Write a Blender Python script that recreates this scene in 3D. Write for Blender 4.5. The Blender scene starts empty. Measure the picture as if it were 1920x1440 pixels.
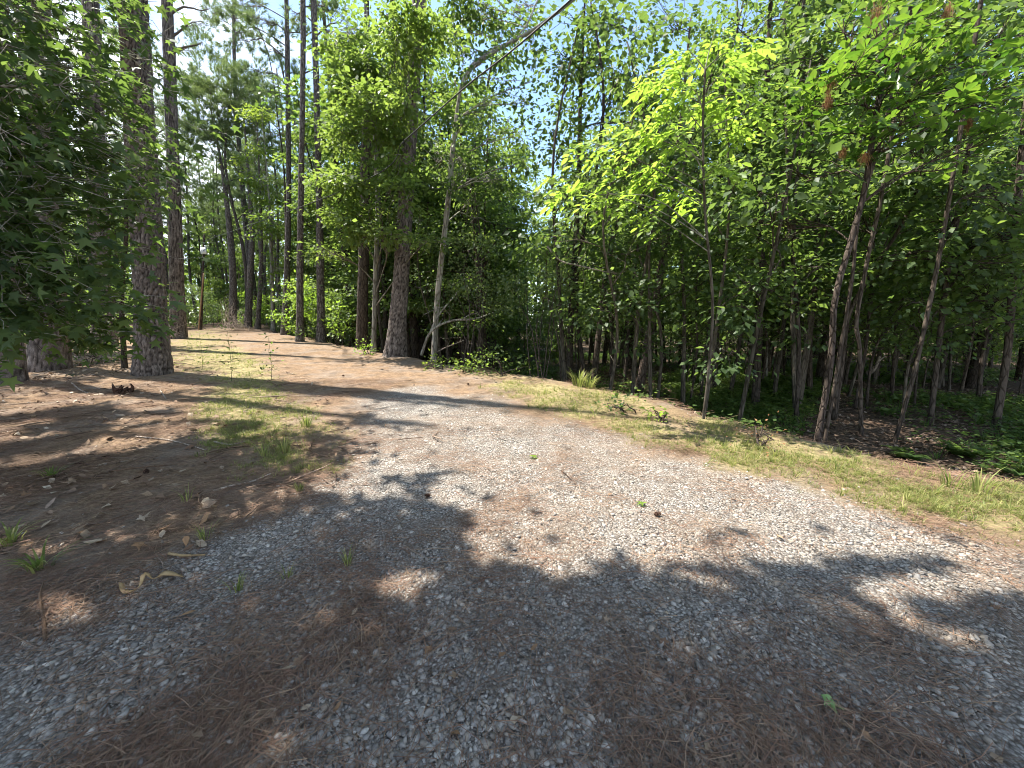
import bpy, math, random
import numpy as np
from mathutils import Vector

# ------------------------------------------------------------------ camera, sky, sun, exposure
sc = bpy.context.scene
COL = sc.collection
F = 730.0                         # focal length in pixels of a 1920 px wide picture
PITCH = math.radians(7.8)
CAMZ = 1.55
cam_d = bpy.data.cameras.new('camera')
cam_d.sensor_width = 36.0
cam_d.lens = 36.0 * F / 1920.0
cam_d.clip_start = 0.05
cam_d.clip_end = 3000
cam = bpy.data.objects.new('camera', cam_d)
cam.location = (0, 0, CAMZ)
cam.rotation_euler = (math.radians(90) - PITCH, 0, 0)
COL.objects.link(cam)
sc.camera = cam

SUN_EL = math.radians(63)
_az = np.array([-0.93, 0.36]); _az /= np.linalg.norm(_az)
S = np.array([_az[0] * math.cos(SUN_EL), _az[1] * math.cos(SUN_EL), math.sin(SUN_EL)])
sun_d = bpy.data.lights.new('sun', 'SUN')
sun_d.energy = 5.0
sun_d.angle = math.radians(0.53)
sun_d.color = (1.0, 0.955, 0.88)
sun = bpy.data.objects.new('sun', sun_d)
sun.rotation_euler = Vector(S).to_track_quat('Z', 'Y').to_euler()
sun.location = (-20, 8, 40)
COL.objects.link(sun)

world = bpy.data.worlds.new('World')
sc.world = world
world.use_nodes = True
nt = world.node_tree
nt.nodes.clear()
w_out = nt.nodes.new('ShaderNodeOutputWorld')
w_bg = nt.nodes.new('ShaderNodeBackground')
w_bg.inputs['Strength'].default_value = 0.13
w_sky = nt.nodes.new('ShaderNodeTexSky')
w_sky.sky_type = 'NISHITA'
w_sky.sun_disc = False
w_sky.sun_elevation = SUN_EL
w_sky.sun_rotation = math.atan2(S[0], S[1])
w_sky.altitude = 50
w_sky.dust_density = 0.4
w_sky.ozone_density = 1.6
w_tc = nt.nodes.new('ShaderNodeTexCoord')
w_map = nt.nodes.new('ShaderNodeMapping')
w_map.inputs['Location'].default_value = (0.55, 0.2, 0.1)
w_map.inputs['Scale'].default_value = (1, 1, 1.8)
w_noise = nt.nodes.new('ShaderNodeTexNoise')
w_noise.inputs['Scale'].default_value = 1.7
w_noise.inputs['Detail'].default_value = 7
w_noise.inputs['Roughness'].default_value = 0.55
w_ramp = nt.nodes.new('ShaderNodeValToRGB')
w_ramp.color_ramp.elements[0].position = 0.50
w_ramp.color_ramp.elements[1].position = 0.62
w_mix = nt.nodes.new('ShaderNodeMixRGB')
w_mix.inputs['Color2'].default_value = (5.2, 5.6, 6.1, 1)
nt.links.new(w_tc.outputs['Generated'], w_map.inputs['Vector'])
nt.links.new(w_map.outputs['Vector'], w_noise.inputs['Vector'])
nt.links.new(w_noise.outputs['Fac'], w_ramp.inputs['Fac'])
nt.links.new(w_ramp.outputs['Color'], w_mix.inputs['Fac'])
nt.links.new(w_sky.outputs['Color'], w_mix.inputs['Color1'])
nt.links.new(w_mix.outputs['Color'], w_bg.inputs['Color'])
nt.links.new(w_bg.outputs['Background'], w_out.inputs['Surface'])

sc.view_settings.view_transform = 'Standard'
sc.view_settings.look = 'None'
sc.view_settings.gamma = 1.0
sc.view_settings.use_curve_mapping = False
sc.view_settings.exposure = 1.6
sc.render.engine = 'CYCLES'
sc.cycles.max_bounces = 6
sc.cycles.diffuse_bounces = 4
sc.cycles.filter_width = 0.95
sc.cycles.glossy_bounces = 1
sc.cycles.use_adaptive_sampling = True
sc.cycles.adaptive_threshold = 0.018
sc.cycles.denoising_prefilter = 'ACCURATE'
sc.cycles.transmission_bounces = 4
sc.cycles.transparent_max_bounces = 4
sc.cycles.sample_clamp_indirect = 4.0
sc.cycles.caustics_reflective = False
sc.cycles.caustics_refractive = False

rng = np.random.default_rng(11)
random.seed(11)

# ------------------------------------------------------------------ helpers: projection, noise, terrain
CP, SP = math.cos(PITCH), math.sin(PITCH)

def at(px, py, Y):
    """point seen at pixel (px, py) of the 1920 x 1440 photograph, Y metres ahead"""
    a, b = (px - 960) / F, (720 - py) / F
    d = np.array([a, CP + b * SP, b * CP - SP])
    return np.array([0, 0, CAMZ]) + d * (Y / d[1])

def pxm(px, py, Y):
    """metres per pixel there"""
    b = (720 - py) / F
    return Y / (CP + b * SP) / F

def _hash(ix, iy, seed):
    n = (ix.astype(np.int64) * 374761393 + iy.astype(np.int64) * 668265263 + seed * 974634777) & 0xFFFFFFFF
    n = ((n ^ (n >> 13)) * 1274126177) & 0xFFFFFFFF
    n = (n ^ (n >> 16)) & 0xFFFFFFFF
    return n / 4294967295.0

def vnoise(x, y, seed=0):
    x = np.asarray(x, float); y = np.asarray(y, float)
    ix, iy = np.floor(x), np.floor(y)
    fx, fy = x - ix, y - iy
    fx = fx * fx * (3 - 2 * fx); fy = fy * fy * (3 - 2 * fy)
    a = _hash(ix, iy, seed); b = _hash(ix + 1, iy, seed)
    c = _hash(ix, iy + 1, seed); d = _hash(ix + 1, iy + 1, seed)
    return (a * (1 - fx) + b * fx) * (1 - fy) + (c * (1 - fx) + d * fx) * fy

def fbm(x, y, seed=0, octs=4):
    x = np.asarray(x, float); y = np.asarray(y, float)
    t, amp, s = 0, 1, 0
    for o in range(octs):
        t = t + amp * vnoise(x * 2 ** o, y * 2 ** o, seed + o * 17); s += amp; amp *= 0.5
    return t / s

def sstep(a, b, x):
    t = np.clip((np.asarray(x, float) - a) / (b - a), 0, 1)
    return t * t * (3 - 2 * t)

def hplane(y):
    y = np.asarray(y, float)
    return np.where(y < 22, 0.07 * y, 1.54 + 1.2 * (1 - np.exp(-(np.maximum(y, 22) - 22) * 0.07 / 1.2)))

_YS = np.concatenate([np.arange(0.4, 12, 0.04), np.arange(12, 90, 0.2)])
def hit(px, py, f):
    """where the ray through a pixel meets the ground f(x, y)"""
    a, b = (px - 960) / F, (720 - py) / F
    d = np.array([a, CP + b * SP, b * CP - SP]); d = d / d[1]
    Ys = _YS
    for _ in range(3):
        P = np.array([0, 0, CAMZ]) + d * Ys[:, None]
        under = P[:, 2] <= f(P[:, 0], P[:, 1])
        if not under.any(): return at(px, py, 60)
        i = int(np.argmax(under))
        Ys = np.linspace(Ys[max(i - 1, 0)], Ys[i], 12)
    return at(px, py, Ys[-1])

planef = lambda x, y: hplane(y)
def world_poly(pts):
    return np.array([hit(px, py, planef)[:2] for px, py in pts])

bank = world_poly([(1920, 930), (1700, 880), (1500, 832), (1320, 785), (1180, 744), (1040, 716), (850, 686), (720, 664), (600, 640), (510, 622)])
d0 = bank[0] - bank[2]; d0 /= np.linalg.norm(d0)
bank = np.vstack([bank[0] + d0 * 30, bank, bank[-1] + np.array([-0.55, 0.83]) * 80])

def seg_dist(x, y, poly, closed=False):
    x = np.asarray(x, float).ravel(); y = np.asarray(y, float).ravel()
    best = np.full(x.shape, 1e9); side = np.zeros(x.shape)
    n = len(poly)
    for i in range(n if closed else n - 1):
        a, b = poly[i], poly[(i + 1) % n]
        ab = b - a
        t = np.clip(((x - a[0]) * ab[0] + (y - a[1]) * ab[1]) / (ab @ ab), 0, 1)
        dx, dy = x - (a[0] + t * ab[0]), y - (a[1] + t * ab[1])
        d = np.hypot(dx, dy)
        s = ab[1] * dx - ab[0] * dy
        m = d < best - 1e-9
        best[m] = d[m]; side[m] = np.sign(s[m])
    return best, side

def bank_d(x, y):
    d, s = seg_dist(x, y, bank)
    return d * s

def inside(x, y, poly):
    x = np.asarray(x, float).ravel(); y = np.asarray(y, float).ravel()
    c = np.zeros(x.shape, bool)
    n = len(poly); j = n - 1
    for i in range(n):
        xi, yi = poly[i]; xj, yj = poly[j]
        if yi != yj:
            cond = ((yi > y) != (yj > y)) & (x < (xj - xi) * (y - yi) / (yj - yi) + xi)
            c ^= cond
        j = i
    return c

def poly_sd(x, y, poly):
    d, _ = seg_dist(x, y, poly, True)
    return np.where(inside(x, y, poly), -d, d)

def terrain(x, y):
    shp = np.shape(x)
    x = np.asarray(x, float).ravel(); y = np.asarray(y, float).ravel()
    d = bank_d(x, y) + (fbm(x * 1.1, y * 1.1, 5, 3) - 0.5) * 0.5
    h = hplane(y)
    zf = np.minimum(h - 0.3, -0.5 + 0.018 * y + 0.5 * sstep(25, 60, y))
    zf = zf + (fbm(x * 0.5, y * 0.5, 9, 3) - 0.5) * 0.25
    k = sstep(0.0, 1.9, d)
    left = sstep(3.5, 8.0, -d)
    z = h * (1 - k) + zf * k
    z = z + left * (fbm(x * 0.45, y * 0.45, 3, 3) - 0.5) * 0.22
    z = z + (fbm(x * 2.2, y * 2.2, 21, 3) - 0.5) * 0.05
    r = np.hypot(x, y)
    z = z + (1 - sstep(10, 16, r)) * (fbm(x * 9, y * 9, 23, 2) - 0.5) * 0.018
    return z.reshape(shp)

def gz(x, y):
    return float(terrain(np.array([x]), np.array([y]))[0])

def gp(px, py):
    """ground point under a pixel"""
    p = hit(px, py, terrain)
    p[2] = gz(p[0], p[1])
    return p

def gpf(px, py):
    """quick version on the smooth road plane"""
    p = hit(px, py, planef); p[2] = gz(p[0], p[1])
    return p

gravel_poly = world_poly([(-500, 1330), (100, 1150), (330, 1055), (520, 975), (610, 880), (645, 800), (700, 745), (780, 728), (860, 745), (960, 775),
                          (1080, 802), (1200, 832), (1400, 882), (1640, 945), (1920, 1015), (2500, 1150), (2500, 1500), (-500, 1500)])
gravel_poly = np.vstack([gravel_poly[:-2], [[9, -4], [-6, -4]]])
track_poly = world_poly([(600, 860), (520, 760), (470, 690), (405, 640), (395, 622), (490, 620), (600, 648), (760, 700), (900, 745), (760, 800)])
verge_poly = world_poly([(880, 692), (1040, 716), (1180, 744), (1320, 785), (1500, 832), (1700, 880), (1920, 930), (2300, 1020), (2300, 1110), (1920, 1005), (1640, 938), (1400, 872), (1200, 820), (1060, 775), (940, 725)])
strip_poly = world_poly([(372, 655), (445, 652), (500, 700), (540, 770), (600, 860), (520, 860), (440, 820), (390, 790), (425, 720)])
farside_poly = world_poly([(325, 648), (350, 622), (395, 617), (405, 640), (440, 690), (350, 700)])

def zones(x, y):
    n1 = fbm(x * 1.3, y * 1.3, 31, 4) - 0.5
    n2 = fbm(x * 3.1, y * 3.1, 41, 3) - 0.5
    g = sstep(0.5, -0.4, poly_sd(x, y, gravel_poly) + n1 * 1.3)
    patch = sstep(0.50, 0.66, fbm(x * 0.9 + 3, y * 1.2, 51, 4))
    g = g * (1 - 0.26 * patch)
    tr = sstep(0.5, -0.5, poly_sd(x, y, track_poly) + n1 * 0.8)
    bd = bank_d(x, y)
    forest = sstep(0.1, 0.9, bd + n2 * 0.8)
    vg = sstep(0.35, -0.15, poly_sd(x, y, verge_poly) + n2 * 0.9)
    st = np.maximum(sstep(0.4, -0.2, poly_sd(x, y, strip_poly) + n2 * 1.0), 0.8 * sstep(0.6, -0.5, poly_sd(x, y, farside_poly) + n2 * 1.6))
    green = np.maximum(vg * (.35 + .65 * sstep(.42, .6, fbm(x * 1.8 + 4, y * 1.8, 43, 3))), st) * (1 - forest)
    leftf = sstep(5.2, 7.5, -bd + n1 * 2.0) * sstep(-1, 3, y)
    return g * (1 - forest) * (1 - green * 0.8), green, np.clip(forest, 0, 1), leftf, tr

# sun-lit and shaded ground, as polygons on the ground: used to keep the crowns that overhang the road off the sunny gap
lit_polys = [world_poly(p) for p in (
    [(590, 885), (640, 800), (700, 745), (850, 690), (1000, 706), (1200, 748), (1400, 800), (1600, 850), (1920, 925), (2050, 960), (2050, 1075), (1920, 1075),
     (1720, 1015), (1600, 995), (1560, 1020), (1430, 1015), (1330, 1050), (1220, 1080), (1120, 1035), (1060, 1085), (930, 1072), (850, 1085), (780, 1120), (690, 1125),
     (690, 1080), (770, 1040), (870, 990), (800, 945), (650, 940), (590, 925)],
    [(1560, 1085), (1750, 1060), (1920, 1040), (2300, 1080), (2300, 1380), (1920, 1300), (1720, 1200)],
    [(240, 950), (330, 915), (460, 880), (600, 865), (615, 920), (500, 955), (360, 1000), (200, 1030), (-40, 1075), (-40, 1015), (120, 985)],
    [(150, 800), (250, 775), (420, 800), (430, 830), (250, 810)],
    [(20, 790), (110, 800), (40, 830)],
    [(300, 745), (430, 770), (400, 800), (330, 790)],
    [(420, 845), (520, 810), (600, 840), (590, 870), (440, 880)],
    [(120, 1125), (330, 1085), (420, 1075), (380, 1110), (250, 1145), (60, 1175)],
)]
crown_gap = np.array([[1.0, 2.2], [9.5, 2.2], [11.5, 6.2], [1.5, 8.0], [-1, 8.2]])     # shadow ground of the bright saplings
far_lit = world_poly([(390, 640), (420, 618), (500, 618), (640, 650), (800, 690), (860, 700), (700, 745), (640, 800), (560, 780), (500, 720)])

def lit_keep(P, rnd):
    """True for leaves that may stay: those not shading the sunny patches"""
    k = (P[:, 2] - hplane(P[:, 1])) / S[2]
    gx, gy = P[:, 0] - S[0] * k, P[:, 1] - S[1] * k
    wob = 0.13
    gx2 = gx + (fbm(gx * 1.7, gy * 1.7, 61, 3) - 0.5) * 2 * wob
    gy2 = gy + (fbm(gx * 1.7, gy * 1.7, 71, 3) - 0.5) * 2 * wob
    gx2 = gx2 + (fbm(gx * 4.5, gy * 6.5, 62, 2) - 0.5) * .26
    gy2 = gy2 + (fbm(gx * 4.5, gy * 6.5, 72, 2) - 0.5) * .20
    lit = np.zeros(len(P), bool)
    for p in lit_polys:
        lit |= inside(gx2, gy2, p)
    lit |= inside(gx, gy, crown_gap)
    spot = (.65 * vnoise(gx * 1.2, gy * 3.6, 81) + .35 * vnoise(gx * 3.4, gy * 8, 82)) > 0.71           # shade spots inside the sunny gap
    gap = (fbm(gx * 1.4, gy * 1.9, 91, 2) < np.where(gx < -2.2, .49, .25)) & ((gy > 2.7) | (gx < -3.2))            # sun flecks inside the shade
    gap = gap | ((gx > .9) & (gy > 1.55) & ((.6 * vnoise(gx * 1.1, gy * 3.4, 84) + .4 * vnoise(gx * 3, gy * 7, 85)) < .37))
    fl = inside(gx, gy, far_lit) & (fbm(gx * 0.35, gy * 2.0, 95, 2) < 0.52)
    drop = (lit & ~spot) | (~lit & gap) | fl
    return ~(drop & (rnd < 0.985))

# ------------------------------------------------------------------ helpers: meshes and objects
def mesh_new(name, V, T, attrs=None, smooth=False):
    V = np.asarray(V, np.float32); T = np.asarray(T, np.int32)
    k = T.shape[1]
    me = bpy.data.meshes.new(name)
    me.vertices.add(len(V)); me.vertices.foreach_set('co', V.ravel())
    me.loops.add(T.size); me.loops.foreach_set('vertex_index', T.ravel())
    me.polygons.add(len(T))
    me.polygons.foreach_set('loop_start', np.arange(0, T.size, k, dtype=np.int32))
    if smooth:
        me.polygons.foreach_set('use_smooth', np.ones(len(T), bool))
    me.update(calc_edges=True)
    for nm, a in (attrs or {}).items():
        a = np.asarray(a, np.float32)
        if a.ndim == 1:
            at_ = me.attributes.new(nm, 'FLOAT', 'POINT'); at_.data.foreach_set('value', a)
        elif a.shape[1] == 4:
            at_ = me.attributes.new(nm, 'FLOAT_COLOR', 'POINT'); at_.data.foreach_set('color', a.ravel())
        else:
            at_ = me.attributes.new(nm, 'FLOAT_VECTOR', 'POINT'); at_.data.foreach_set('vector', a.ravel())
    return me

class MB:
    def __init__(self): self.V, self.T, self.A, self.n = [], [], [], 0
    def add(self, V, T, a=None):
        if len(V) == 0: return
        self.V.append(V); self.T.append(T + self.n)
        self.A.append(np.zeros(len(V)) if a is None else a); self.n += len(V)
    def mesh(self, name, origin=(0, 0, 0), smooth=False):
        return mesh_new(name, np.vstack(self.V) - np.asarray(origin), np.vstack(self.T), {'rnd': np.concatenate(self.A)}, smooth)

def obj(name, me, mat=None, parent=None, loc=None):
    o = bpy.data.objects.new(name, me)
    if mat is not None and me is not None and len(me.materials) == 0:
        me.materials.append(mat)
    COL.objects.link(o)
    if parent is not None: o.parent = parent
    if loc is not None: o.location = loc
    return o

def tag(o, label=None, cat=None, group=None, kind=None):
    if label: o['label'] = label
    if cat: o['category'] = cat
    if group: o['group'] = group
    if kind: o['kind'] = kind
    return o

def thing(name, label, cat, loc, group=None):
    o = bpy.data.objects.new(name, None)
    o.empty_display_size = 0.2
    COL.objects.link(o); o.location = loc
    return tag(o, label, cat, group)

def copy_tree(root, loc, rz, s, label=None, group=None, sz=None):
    r = root.copy(); COL.objects.link(r)
    r.location = loc; r.rotation_euler = (0, 0, rz); r.scale = (s, s, sz or s)
    if label: r['label'] = label
    if group: r['group'] = group
    for ch in root.children:
        c = ch.copy(); COL.objects.link(c); c.parent = r
    return r

def norm(v):
    return v / np.maximum(np.linalg.norm(v, axis=-1, keepdims=True), 1e-9)

def catmull(P, n):
    P = np.asarray(P, float)
    if len(P) == 2:
        t = np.linspace(0, 1, n)[:, None]
        return P[0] * (1 - t) + P[1] * t
    Q = np.vstack([2 * P[0] - P[1], P, 2 * P[-1] - P[-2]])
    m = len(P) - 1
    u = np.linspace(0, m - 1e-6, n); i = u.astype(int); t = (u - i)[:, None]
    p0, p1, p2, p3 = Q[i], Q[i + 1], Q[i + 2], Q[i + 3]
    return 0.5 * (2 * p1 + (p2 - p0) * t + (2 * p0 - 5 * p1 + 4 * p2 - p3) * t ** 2 + (3 * p1 - p0 - 3 * p2 + p3) * t ** 3)

def tube(path, rad, sides=6, disp=None):
    path = np.asarray(path, float); n = len(path)
    rad = np.broadcast_to(np.asarray(rad, float), (n,))
    tan = norm(np.gradient(path, axis=0))
    ref = np.array([1.0, 0, 0]) if abs(tan[0][0]) < 0.8 else np.array([0, 1.0, 0])
    N = np.zeros((n, 3)); v = ref
    for i in range(n):
        v = v - tan[i] * (v @ tan[i]); v = v / (np.linalg.norm(v) + 1e-9); N[i] = v
    B = np.cross(tan, N)
    th = np.linspace(0, 2 * np.pi, sides, endpoint=False)
    r = rad[:, None] * np.ones(sides)
    a = np.zeros((n, sides))
    if disp is not None:
        s = np.concatenate([[0], np.cumsum(np.linalg.norm(np.diff(path, axis=0), axis=1))])
        dr, a = disp(th[None, :] * np.ones((n, 1)), s[:, None] * np.ones(sides), r)
        r = r + dr
    V = path[:, None, :] + r[..., None] * (np.cos(th)[None, :, None] * N[:, None, :] + np.sin(th)[None, :, None] * B[:, None, :])
    V = V.reshape(-1, 3)
    i, j = np.meshgrid(np.arange(n - 1), np.arange(sides), indexing='ij')
    a0 = (i * sides + j).ravel(); a1 = (i * sides + (j + 1) % sides).ravel()
    b0 = a0 + sides; b1 = a1 + sides
    T = np.vstack([np.stack([a0, a1, b1], 1), np.stack([a0, b1, b0], 1)])
    # cap the far end
    V = np.vstack([V, path[-1] + tan[-1] * rad[-1] * 0.6])
    k = len(V) - 1; base = (n - 1) * sides
    jj = np.arange(sides)
    T = np.vstack([T, np.stack([base + jj, base + (jj + 1) % sides, np.full(sides, k)], 1)])
    return V, T, np.append(a.ravel(), 0)

def plates(cw, ch, depth, seed):
    """plated pine bark: raised plates parted by deep cracks"""
    def f(th, s, r):
        per = 2 * np.pi * max(float(np.mean(r)), 0.05)
        nc = max(6, int(round(per / cw)))
        u = th / (2 * np.pi) * nc; v = s / ch + 0.35 * np.sin(th * 2 + seed)
        u = u + 0.35 * (vnoise(u * 1.0 % nc, v * 0.7, seed + 3) - 0.5)
        iu, iv = np.floor(u), np.floor(v)
        F1 = np.full(u.shape, 9.0); F2 = np.full(u.shape, 9.0); cid = np.zeros(u.shape)
        for du in (-1, 0, 1):
            for dv in (-1, 0, 1):
                cu, cv = (iu + du) % nc, iv + dv
                hx, hy = _hash(cu, cv, seed), _hash(cu, cv, seed + 7)
                d = np.hypot(iu + du + 0.15 + 0.7 * hx - u, (iv + dv + 0.1 + 0.8 * hy - v))
                hc = _hash(cu, cv, seed + 13)
                m = d < F1
                F2 = np.where(m, F1, np.minimum(F2, d)); cid = np.where(m, hc, cid); F1 = np.where(m, d, F1)
        e = sstep(0.0, 0.28, F2 - F1)
        fine = vnoise(th * 24, s * 60, seed + 19)
        dr = depth * (e * (0.7 + 0.5 * cid) - 0.5 + 0.25 * fine) + r * 0.05 * (vnoise(np.cos(th) * 2 + 9, s * 1.2, seed + 29) + vnoise(np.sin(th) * 2 + 9, s * 1.2, seed + 31) - 1)
        return dr, np.clip(e * (0.45 + 0.55 * cid), 0, 1)
    return f

def rough(amp, seed, fs=3.0):
    def f(th, s, r):
        nz = vnoise(np.cos(th) * 1.6 + 5, s * fs, seed) + vnoise(np.sin(th) * 1.6 + 5, s * fs, seed + 1) - 1
        return r * amp * nz, 0.5 + 0.5 * nz
    return f

# leaf outlines: (along, across, fold)
LEAF = {
    'diamond': (np.array([[0, 0, 0], [.45, -.34, .07], [1, 0, -.05], [.45, .34, .07]]), np.array([[0, 1, 2], [0, 2, 3]])),
    'ellipse': (np.array([[0, 0, 0], [.3, -.2, .05], [.68, -.21, .05], [1, 0, -.06], [.68, .21, .05], [.3, .2, .05]]),
                np.array([[0, 1, 2], [0, 2, 3], [0, 3, 4], [0, 4, 5]])),
    'obovate': (np.array([[0, 0, 0], [.4, -.13, .03], [.75, -.24, .05], [.95, -.1, 0], [1, 0, -.04], [.95, .1, 0], [.75, .24, .05], [.4, .13, .03]]),
                np.array([[0, 1, 2], [0, 2, 3], [0, 3, 4], [0, 4, 5], [0, 5, 6], [0, 6, 7]])),
}
def _star():
    c = np.array([0.36, 0.0]); pts = []
    tips = [(-128, .40), (-66, .52), (0, .66), (66, .52), (128, .40)]
    seq = []
    for i, (a, r) in enumerate(tips):
        seq.append((a, r))
        if i < 4: seq.append(((a + tips[i + 1][0]) / 2, .22))
    seq.append((180, .18))
    for a, r in seq:
        pts.append([c[0] + r * math.cos(math.radians(a)), c[1] + r * math.sin(math.radians(a)), 0.06 if r < .3 else -.03])
    V = np.array([[c[0], c[1], 0.05]] + pts)
    n = len(pts)
    return V, np.array([[0, 1 + i, 1 + (i + 1) % n] for i in range(n)])
LEAF['star'] = _star()
LEAF['blade'] = (np.array([[0, -.02, 0], [0, .02, 0], [.5, .016, .0], [.5, -.016, 0], [1, 0, 0]]), np.array([[0, 1, 2], [0, 2, 3], [3, 2, 4]]))

def place_leaves(P, axis, nrm, L, shape, r):
    sv, sf = LEAF[shape]
    axis = norm(axis); nrm = norm(nrm - axis * np.sum(nrm * axis, 1, keepdims=True)); side = np.cross(nrm, axis)
    L = np.broadcast_to(np.asarray(L, float), (len(P),))
    V = P[:, None, :] + L[:, None, None] * (sv[None, :, 0:1] * axis[:, None, :] + sv[None, :, 1:2] * side[:, None, :] + sv[None, :, 2:3] * nrm[:, None, :])
    T = sf[None] + (np.arange(len(P)) * len(sv))[:, None, None]
    return V.reshape(-1, 3), T.reshape(-1, 3), np.repeat(r, len(sv))

def leaf_cloud(g, C, crand, n, spread, L, shape, center=None, keep=None, flat=0.4, droop=0.35):
    N = len(C) * n
    if N == 0: return np.zeros((0, 3)), np.zeros((0, 3), int), np.zeros(0)
    base = np.repeat(C, n, 0)
    P = base + g.normal(size=(N, 3)) * np.array([spread, spread, spread * flat])
    out = (P - base)
    if center is not None: out = out * 1.0 + norm(P - center) * spread * 0.8
    axis = norm(out) + g.normal(size=(N, 3)) * 0.4; axis[:, 2] -= droop
    nrm = np.array([0, 0, 1.0]) + g.normal(size=(N, 3)) * 0.42
    r = np.clip(np.repeat(crand, n) * 0.6 + g.random(N) * 0.4, 0, 1)
    L = L * np.clip(np.exp(g.normal(size=N) * .30), .4, 1.6)
    if keep is not None:
        m = keep(P, g.random(N)); P, axis, nrm, r, L = P[m], axis[m], nrm[m], r[m], L[m]
        if len(P) == 0: return np.zeros((0, 3)), np.zeros((0, 3), int), np.zeros(0)
    return place_leaves(P, axis, nrm, L, shape, r)

def needle_cloud(g, C, D, crand, n, L, w, keep=None):
    """pine tufts: n thin needles fanning out of each twig end"""
    if keep is not None:
        m = keep(C, g.random(len(C))); C, D, crand = C[m], D[m], crand[m]
    N = len(C) * n
    if N == 0: return np.zeros((0, 3)), np.zeros((0, 3), int), np.zeros(0)
    d = norm(np.repeat(norm(D), n, 0) * 0.8 + g.normal(size=(N, 3)) * 0.6)
    p = np.repeat(C, n, 0) - np.repeat(norm(D), n, 0) * g.uniform(0, 0.16, N)[:, None]
    side = norm(np.cross(d, g.normal(size=(N, 3))))
    l = L * g.uniform(0.7, 1.2, N)[:, None]
    V = np.stack([p - side * w, p + side * w, p + d * l + np.array([0, 0, -0.02])], 1).reshape(-1, 3)
    T = np.arange(N * 3).reshape(-1, 3)
    r = np.clip(np.repeat(crand, n) * 0.6 + g.random(N) * 0.4, 0, 1)
    return V, T, np.repeat(r, 3)

def ell_points(g, c, r, n, shell=0.45):
    """cluster centres inside an ellipsoid, gathered on flat boughs so that the crown has clumps and gaps"""
    r = np.asarray(r, float)
    nb = max(4, n // 13)
    d = norm(g.normal(size=(nb, 3)))
    rad = (shell + (1 - shell) * g.random(nb)) ** 0.6
    rad = np.where(g.random(nb) < 0.25, g.random(nb), rad)
    B = np.asarray(c) + d * rad[:, None] * r
    m = float(np.mean(r)); sp = min(0.42, 0.16 + 0.16 * m)
    a = g.random(nb) * 6.28
    i = g.integers(0, nb, n)
    u, v, w = g.normal(size=n) * sp, g.normal(size=n) * sp * .55, g.normal(size=n) * sp * .22
    out = np.stack([np.cos(a[i]) * u - np.sin(a[i]) * v, np.sin(a[i]) * u + np.cos(a[i]) * v, w - .25 * np.abs(u)], 1)
    P = B[i] + out
    P[:nb] = B[:n][:nb] if n >= nb else P[:nb]
    return P

# ------------------------------------------------------------------ materials
def new_mat(name):
    m = bpy.data.materials.new(name); m.use_nodes = True
    t = m.node_tree; t.nodes.clear()
    return m, t
def nd(t, typ, **kw):
    n = t.nodes.new(typ)
    for k, v in kw.items():
        if hasattr(n, k) and k not in n.inputs: setattr(n, k, v)
        else: n.inputs[k].default_value = v
    return n
def ramp(t, stops):
    n = t.nodes.new('ShaderNodeValToRGB')
    e = n.color_ramp.elements
    while len(e) < len(stops): e.new(0.5)
    for el, (p, c) in zip(e, stops): el.position = p; el.color = (*c, 1)
    return n
def mix(t, f, a, b, mode='MIX'):
    n = t.nodes.new('ShaderNodeMixRGB'); n.blend_type = mode
    for s, v in (('Fac', f), ('Color1', a), ('Color2', b)):
        if hasattr(v, 'is_linked'): t.links.new(v, n.inputs[s])
        elif isinstance(v, (int, float)): n.inputs[s].default_value = v
        else: n.inputs[s].default_value = (*v, 1)
    return n.outputs['Color']

def leaf_mat(name, cols, trans, tfac=0.42, rough=0.5, spec=0.28):
    m, t = new_mat(name)
    a = nd(t, 'ShaderNodeAttribute'); a.attribute_name = 'rnd'
    oi = t.nodes.new('ShaderNodeObjectInfo')
    ad = nd(t, 'ShaderNodeMath', operation='MULTIPLY_ADD'); ad.inputs[1].default_value = 0.3
    t.links.new(oi.outputs['Random'], ad.inputs[0])
    t.links.new(a.outputs['Fac'], ad.inputs[2])
    sb = nd(t, 'ShaderNodeMath', operation='SUBTRACT'); sb.inputs[1].default_value = 0.15
    t.links.new(ad.outputs[0], sb.inputs[0])
    r1 = ramp(t, [(0.05, cols[0]), (0.5, cols[1]), (0.95, cols[2])])
    r2 = ramp(t, [(0.05, trans[0]), (0.95, trans[1])])
    t.links.new(sb.outputs[0], r1.inputs['Fac']); t.links.new(sb.outputs[0], r2.inputs['Fac'])
    p = nd(t, 'ShaderNodeBsdfPrincipled'); p.inputs['Roughness'].default_value = rough
    p.inputs['Specular IOR Level'].default_value = spec
    t.links.new(r1.outputs['Color'], p.inputs['Base Color'])
    tr = nd(t, 'ShaderNodeBsdfTranslucent'); t.links.new(r2.outputs['Color'], tr.inputs['Color'])
    mx = nd(t, 'ShaderNodeMixShader'); mx.inputs['Fac'].default_value = tfac
    o = nd(t, 'ShaderNodeOutputMaterial')
    t.links.new(p.outputs[0], mx.inputs[1]); t.links.new(tr.outputs[0], mx.inputs[2]); t.links.new(mx.outputs[0], o.inputs['Surface'])
    return m

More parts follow.
